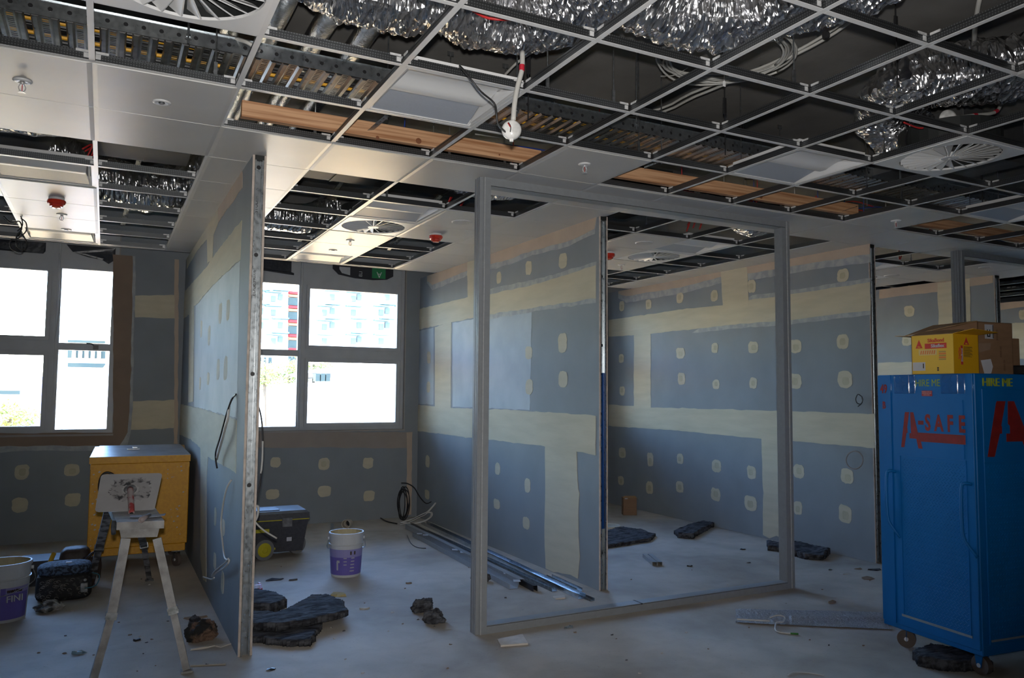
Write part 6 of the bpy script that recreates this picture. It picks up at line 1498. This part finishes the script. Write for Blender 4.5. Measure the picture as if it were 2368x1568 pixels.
solo('floor_chase', MB().prism([on(765, 1210, 'z', 0.003), on(772, 1210, 'z', 0.003), on(772, 1238, 'z', 0.003), on(763, 1238, 'z', 0.003)], (0, 0, -0.002)), ALU, 'narrow flat metal strip on the floor behind the bucket', 'strip')
# yellow stained paper behind insulation
scrap(780, 1378, 0.06, 'crumpled yellowish paper behind the insulation pile', mat('yellow_paper', (0.42, 0.33, 0.14), 0.8, scale=20), h=0.02)
# bubble wrap strip and loose zip tie
mb = MB(); N1, N2 = 60, 10
A_, B_, C_, D_ = on(1702, 1410, 'z', 0), on(2050, 1418, 'z', 0), on(2060, 1458, 'z', 0), on(1700, 1442, 'z', 0)
vs_ = []
for i in range(N1+1):
    for j in range(N2+1):
        p = A_.lerp(B_, i/N1).lerp(D_.lerp(C_, i/N1), j/N2); z_ = 0.005+0.004*(nz(p, 60)+0.5)+(0.014*math.exp(-((j/N2-0.5+0.25*(i/N1-0.7))*7)**2) if i > N1*0.35 else 0)
        vs_.append((p.x+0.01*nz(p, 8), p.y+0.012*nz(p, 9, 4), max(0.002, z_)))
mb.add(vs_, [(i*(N2+1)+j, (i+1)*(N2+1)+j, (i+1)*(N2+1)+j+1, i*(N2+1)+j+1) for i in range(N1) for j in range(N2)])
solo('mesh_strip', mb, mat('translucent_mesh_wrap', (0.36, 0.36, 0.38), 0.35, scale=120, col2=(0.20, 0.20, 0.21), contrast=(0.45, 0.55), bump=0.8, bscale=140), 'pale translucent wrap strip on the floor left of the blue cabinet', 'plastic wrap')
cable([on(1704, 1432, 'z', 0.02), on(1740, 1434, 'z', 0.022), on(1780, 1436, 'z', 0.022)], 0.006, WCAB, 'straight white cable tie on the wrap strip', 'cable_tie')
cable([on(1780, 1428, 'z', 0.02), on(1800, 1423, 'z', 0.03), on(1815, 1428, 'z', 0.022), on(1810, 1438, 'z', 0.02), on(1796, 1440, 'z', 0.02), on(1794, 1458, 'z', 0.01), on(1815, 1464, 'z', 0.006), on(1845, 1466, 'z', 0.006)], 0.005, WCAB, 'curled white cable offcut with green tip by the wrap strip')
cable([on(1828, 1465, 'z', 0.007), on(1846, 1466, 'z', 0.007)], 0.0062, mat('green_tape', (0.05, 0.2, 0.04), 0.5), 'green taped tip of the cable offcut', 'cable_tip')
cable([on(1822, 1562, 'z', 0.004), on(1835, 1555, 'z', 0.006), on(1870, 1556, 'z', 0.004), on(1905, 1562, 'z', 0.004)], 0.003, WCAB, 'thin white wire curl at the bottom edge of the picture', 'wire')
# bag, pouch and black tool bag at the left
FAB = mat('blue_speckled_fabric', (0.06, 0.09, 0.14), 0.8, scale=60, col2=(0.012, 0.016, 0.025), contrast=(0.45, 0.55)); FAB2 = mat('black_patterned_fabric', (0.045, 0.043, 0.042), 0.7, scale=30, col2=(0.012, 0.012, 0.013), contrast=(0.55, 0.62))
def roundbox(x0, x1, y0, y1, z0, z1, e=3.0, n=26, m_=14, seed=0, am=0.02):
    mb = MB(); vs_ = []; cx, cy, cz = (x0+x1)/2, (y0+y1)/2, (z0+z1)/2; a, b, c = (x1-x0)/2, (y1-y0)/2, (z1-z0)/2
    sg_ = lambda v: math.copysign(abs(v)**(2/e), v)
    for i in range(m_+1):
        ph = -pi/2+pi*i/m_
        for j in range(n):
            th = 2*pi*j/n; d = 1+am*nz((cos(th)*2, sin(th)*2, ph), 2, seed)
            vs_.append((cx+a*sg_(cos(ph))*sg_(cos(th))*d, cy+b*sg_(cos(ph))*sg_(sin(th))*d, cz+c*sg_(sin(ph))))
    mb.add(vs_, [(i*n+j, i*n+(j+1) % n, (i+1)*n+(j+1) % n, (i+1)*n+j) for i in range(m_) for j in range(n)])
    return mb
bg_ = thing('patterned_bag', (-0.11, 4.72, 0), 'dark patterned case with blue speckled top beside the left bucket', 'bag')
part(roundbox(-0.285, 0.075, 4.58, 4.86, 0.0, 0.20, 5, am=0.03), 'body', FAB2, bg_, smooth=True)
part(roundbox(-0.28, 0.07, 4.58, 4.85, 0.175, 0.262, 3.2, am=0.03), 'lid', FAB, bg_, smooth=True)
part(MB().tube([(-0.27, 4.575, 0.185), (-0.1, 4.562, 0.183), (0.05, 4.575, 0.185), (0.085, 4.65, 0.187)], 0.005, 6), 'zip', BLACK, bg_)
rnd = random.Random(8); cm = MB()
for q in range(34):
    x_, z_ = rnd.uniform(-0.26, 0.04), rnd.uniform(0.02, 0.165); r_ = 0.009
    cm.tube([(x_+r_*1.5*cos(t__), 4.572, z_+r_*sin(t__)) for t__ in (0, 1.2, 2.4, 3.6, 4.8)], 0.0016, 4, step=2)
part(cm, 'swirl_pattern', mat('pattern_grey', (0.20, 0.18, 0.16), 0.7), bg_, kind='stuff')
part(MB().rbox(0.0, 0.05, 4.565, 4.58, 0.06, 0.13, 0.004).cyl((0.03, 4.560, 0.15), (0.03, 4.572, 0.15), 0.010, 10), 'buckle', GALVD, bg_)
part(MB().rbox(-0.10, -0.06, 4.66, 4.70, 0.258, 0.266, 0.003), 'white_tag', prw, bg_)
sb = thing('tool_pouch', (0.02, 5.1, 0), 'dark brown leather tool pouch behind the patterned case', 'pouch')
LE = mat('dark_leather', (0.035, 0.022, 0.016), 0.55, scale=12, var=0.3, bump=0.4, bscale=40)
part(roundbox(-0.16, 0.06, 4.98, 5.2, 0.0, 0.30, 4, am=0.08, seed=3), 'body', LE, sb, smooth=True)
part(roundbox(-0.02, 0.10, 4.93, 5.05, 0.0, 0.24, 3, am=0.1, seed=5), 'side_pocket', LE, sb, smooth=True)
part(MB().tube([(0.02, 4.93, 0.22), (0.08, 4.95, 0.27), (0.12, 5.02, 0.2), (0.12, 5.02, 0.06)], 0.010, 8), 'strap', LE, sb)
part(MB().rbox(-0.04, 0.06, 4.88, 4.93, 0.0, 0.06, 0.01), 'tan_pocket', mat('tan_leather', (0.14, 0.08, 0.045), 0.6), sb)
bb = thing('tool_bag', (-0.3, 5.35, 0), 'long black tool bag with a yellow handle behind the patterned case', 'bag')
part(MB().prism([(-0.62, 5.2, 0.0), (-0.62, 5.2, 0.06), (-0.42, 5.2, 0.19), (-0.05, 5.2, 0.19), (-0.02, 5.2, 0.0)], (0, 0.3, 0)), 'body', BLACK, bb)
part(MB().tube([(-0.24, 5.16, 0.12), (-0.215, 5.17, 0.20), (-0.20, 5.2, 0.24)], 0.017, 8), 'yellow_handle', mat('tool_yellow', (0.5, 0.30, 0.02), 0.5), bb)
part(MB().tube([(0.07, 4.6, 0.19), (0.12, 4.62, 0.16), (0.1, 4.58, 0.10), (0.03, 4.56, 0.09)], 0.004, 6), 'cord', mat('teal_cord', (0.03, 0.12, 0.16), 0.5), bg_)
cable([(-0.26, 4.50, 0.004), (-0.23, 4.52, 0.01), (-0.22, 4.56, 0.006)], 0.012, MATS['green_tape'], 'small green strip beside the left bucket', 'strip')

# cables on the walls
xw = XW[0]-0.012
wx = lambda u, v, d=0.0: on(u, v, 'x', xw-d)
cable([wx(546, 912), wx(540, 918), wx(534, 928, .02), wx(526, 950, .03), wx(517, 982, .04), wx(508, 1015, .04), wx(499, 1045, .03), wx(499, 1065, .03), wx(502, 1083, .02)], 0.006, BLACK, 'black cable tail hanging from the left face of the first wall')
cable([wx(530, 940, .02), wx(527, 965, .03), wx(520, 992, .035), wx(512, 1022, .03), wx(504, 1050, .025), wx(501, 1062, .02)], 0.008, WCAB, 'white printed cable tail beside the black one on the first wall')
cable([wx(535, 1110), wx(524, 1130, .02), wx(516, 1165, .02), wx(511, 1210, .02), wx(514, 1250, .02), wx(520, 1290, .02), wx(530, 1296, .03), wx(520, 1312, .03), wx(500, 1325, .02), wx(490, 1334, .02), wx(496, 1322, .03), wx(520, 1302, .03), wx(528, 1292, .03)], 0.006, WCAB, 'long white cable with a loop at its end on the first wall')
cable([wx(495, 1336, .02), wx(488, 1340, .02), wx(470, 1334, .03)], 0.006, WCAB, 'white cable end sticking out at the foot of the first wall')
xr = XW[0]+TW[0]+0.01
wr = lambda u, v, y=3.3: on(u, v, 'y', y)
cable([wr(588, 925), wr(597, 938), wr(604, 965), wr(607, 1000), wr(608, 1040), wr(605, 1085), wr(600, 1125), wr(592, 1160), wr(588, 1178)], 0.005, BLACK, 'black cable hanging on the right side of the first wall')
cable([wr(607.5, 1020), wr(607, 1050), wr(605, 1080), wr(603, 1095)], 0.0065, WCAB, 'white sleeve on the cable right of the first wall', 'cable_sleeve')
cable([wr(588, 1170), wr(597, 1172), wr(596, 1190), wr(590, 1205), wr(585, 1210)], 0.008, WCAB, 'white cable loop on the right side of the first wall')
cable([wr(588, 1205), wr(600, 1218), wr(615, 1230), wr(640, 1245)], 0.006, WCAB, 'white cable reaching down in front of the toolbox')
# coil in the corner of the middle bay
cc_ = on(932, 1165, 'y', 6.75)
cl = thing('cable_coil', (cc_.x, 6.75, 0), 'black cable coil hanging upright in the corner of the middle bay', 'cable coil')
for k in range(6):
    cx, cz = cc_.x+0.01*sin(k*2), cc_.z+0.012*cos(k*3); ra, rb2 = 0.062-0.006*(k % 3), 0.185-0.012*(k % 4)
    part(MB().tube([(cx+ra*cos(q*pi/10)+0.012*sin(q*pi/10+k), 6.72+0.012*k, max(0.008, cz+rb2*sin(q*pi/10))) for q in range(21)], 0.0055, 6, step=2), 'cable_turn', BLACK, cl)
cable([on(u, v, 'y', 6.7) for u, v in ((928, 1117), (942, 1118), (958, 1128), (970, 1148), (985, 1164), (998, 1160))], 0.006, BLACK, 'black cable arching from the corner coil to the second wall')
rnd = random.Random(2)
wb = thing('cable_bundle', on(960, 1205, 'z', 0), 'bundle of white cables on the floor by the corner coil', 'cable coil')
for k in range(7):
    d = rnd.uniform(-0.02, 0.02); e_ = rnd.uniform(-0.02, 0.02)
    pts = [(928, 1212), (950, 1206), (970, 1196), (990, 1186), (1008, 1166)] if k < 4 else [(928, 1210), (955, 1213), (980, 1208), (997, 1198), (998, 1188), (985, 1188)]
    part(MB().tube([on(u, v, 'y', 6.45+d*2+0.02*q)+Vector((e_, 0, d+0.01)) for q, (u, v) in enumerate(pts)], 0.0045, 5), 'cable_turn', WCAB, wb)
cable([on(880, 1198, 'z', 0.01), on(895, 1206, 'z', 0.01), on(918, 1211, 'z', 0.01)], 0.008, BLACK, 'dark cable end on the floor left of the corner coil')
cable([on(942, 1238, 'z', 0.006), on(950, 1256, 'z', 0.006), on(965, 1266, 'z', 0.006), on(985, 1268, 'z', 0.006)], 0.004, BLACK, 'thin black wire curl beside the loose studs', 'wire')
# loops on the third wall
x3 = XW[2]-0.03
w3 = lambda u, v: on(u, v, 'x', x3)
cable([w3(1992, 917), w3(1984, 912), w3(1979, 922), w3(1982, 932), w3(1990, 934), w3(1995, 925), w3(1992, 916), w3(1994, 930), w3(1984, 940)], 0.005, BLACK, 'black cable loop sticking out of the third wall')
rg_ = thing('cable_coil', w3(1978, 1063), 'small ring of grey cable hanging on the third wall', 'cable coil')
for k in range(2): part(MB().tube([w3(1976+(20-k)*cos(q*pi/8), 1064+(21-k)*sin(q*pi/8)) for q in range(17)], 0.004, 6, step=2), 'cable_turn', mat('grey_beige_cable', (0.22, 0.19, 0.18), 0.5), rg_)
part(MB().tube([on(1982, 1044, 'x', XW[2]), on(1980, 1043, 'x', x3)], 0.006, 6, smooth=False), 'wall_clip', GALVD, rg_)
# text stamped on the first stud
for s_, z_, sz in (('STUD', 2.62, 0.03), ('EDGE', 2.12, 0.03), ('9407/6', 2.20, 0.028)):
    textmesh(s_, sz, frame_M((XW[0]+TW[0]/2-0.008, YE[0]+0.0245, z_), (0, 0, 1), (-1, 0, 0)) , mat('stamped_ink', (0.05, 0.05, 0.05), 0.6), W1, name='stamped_print')
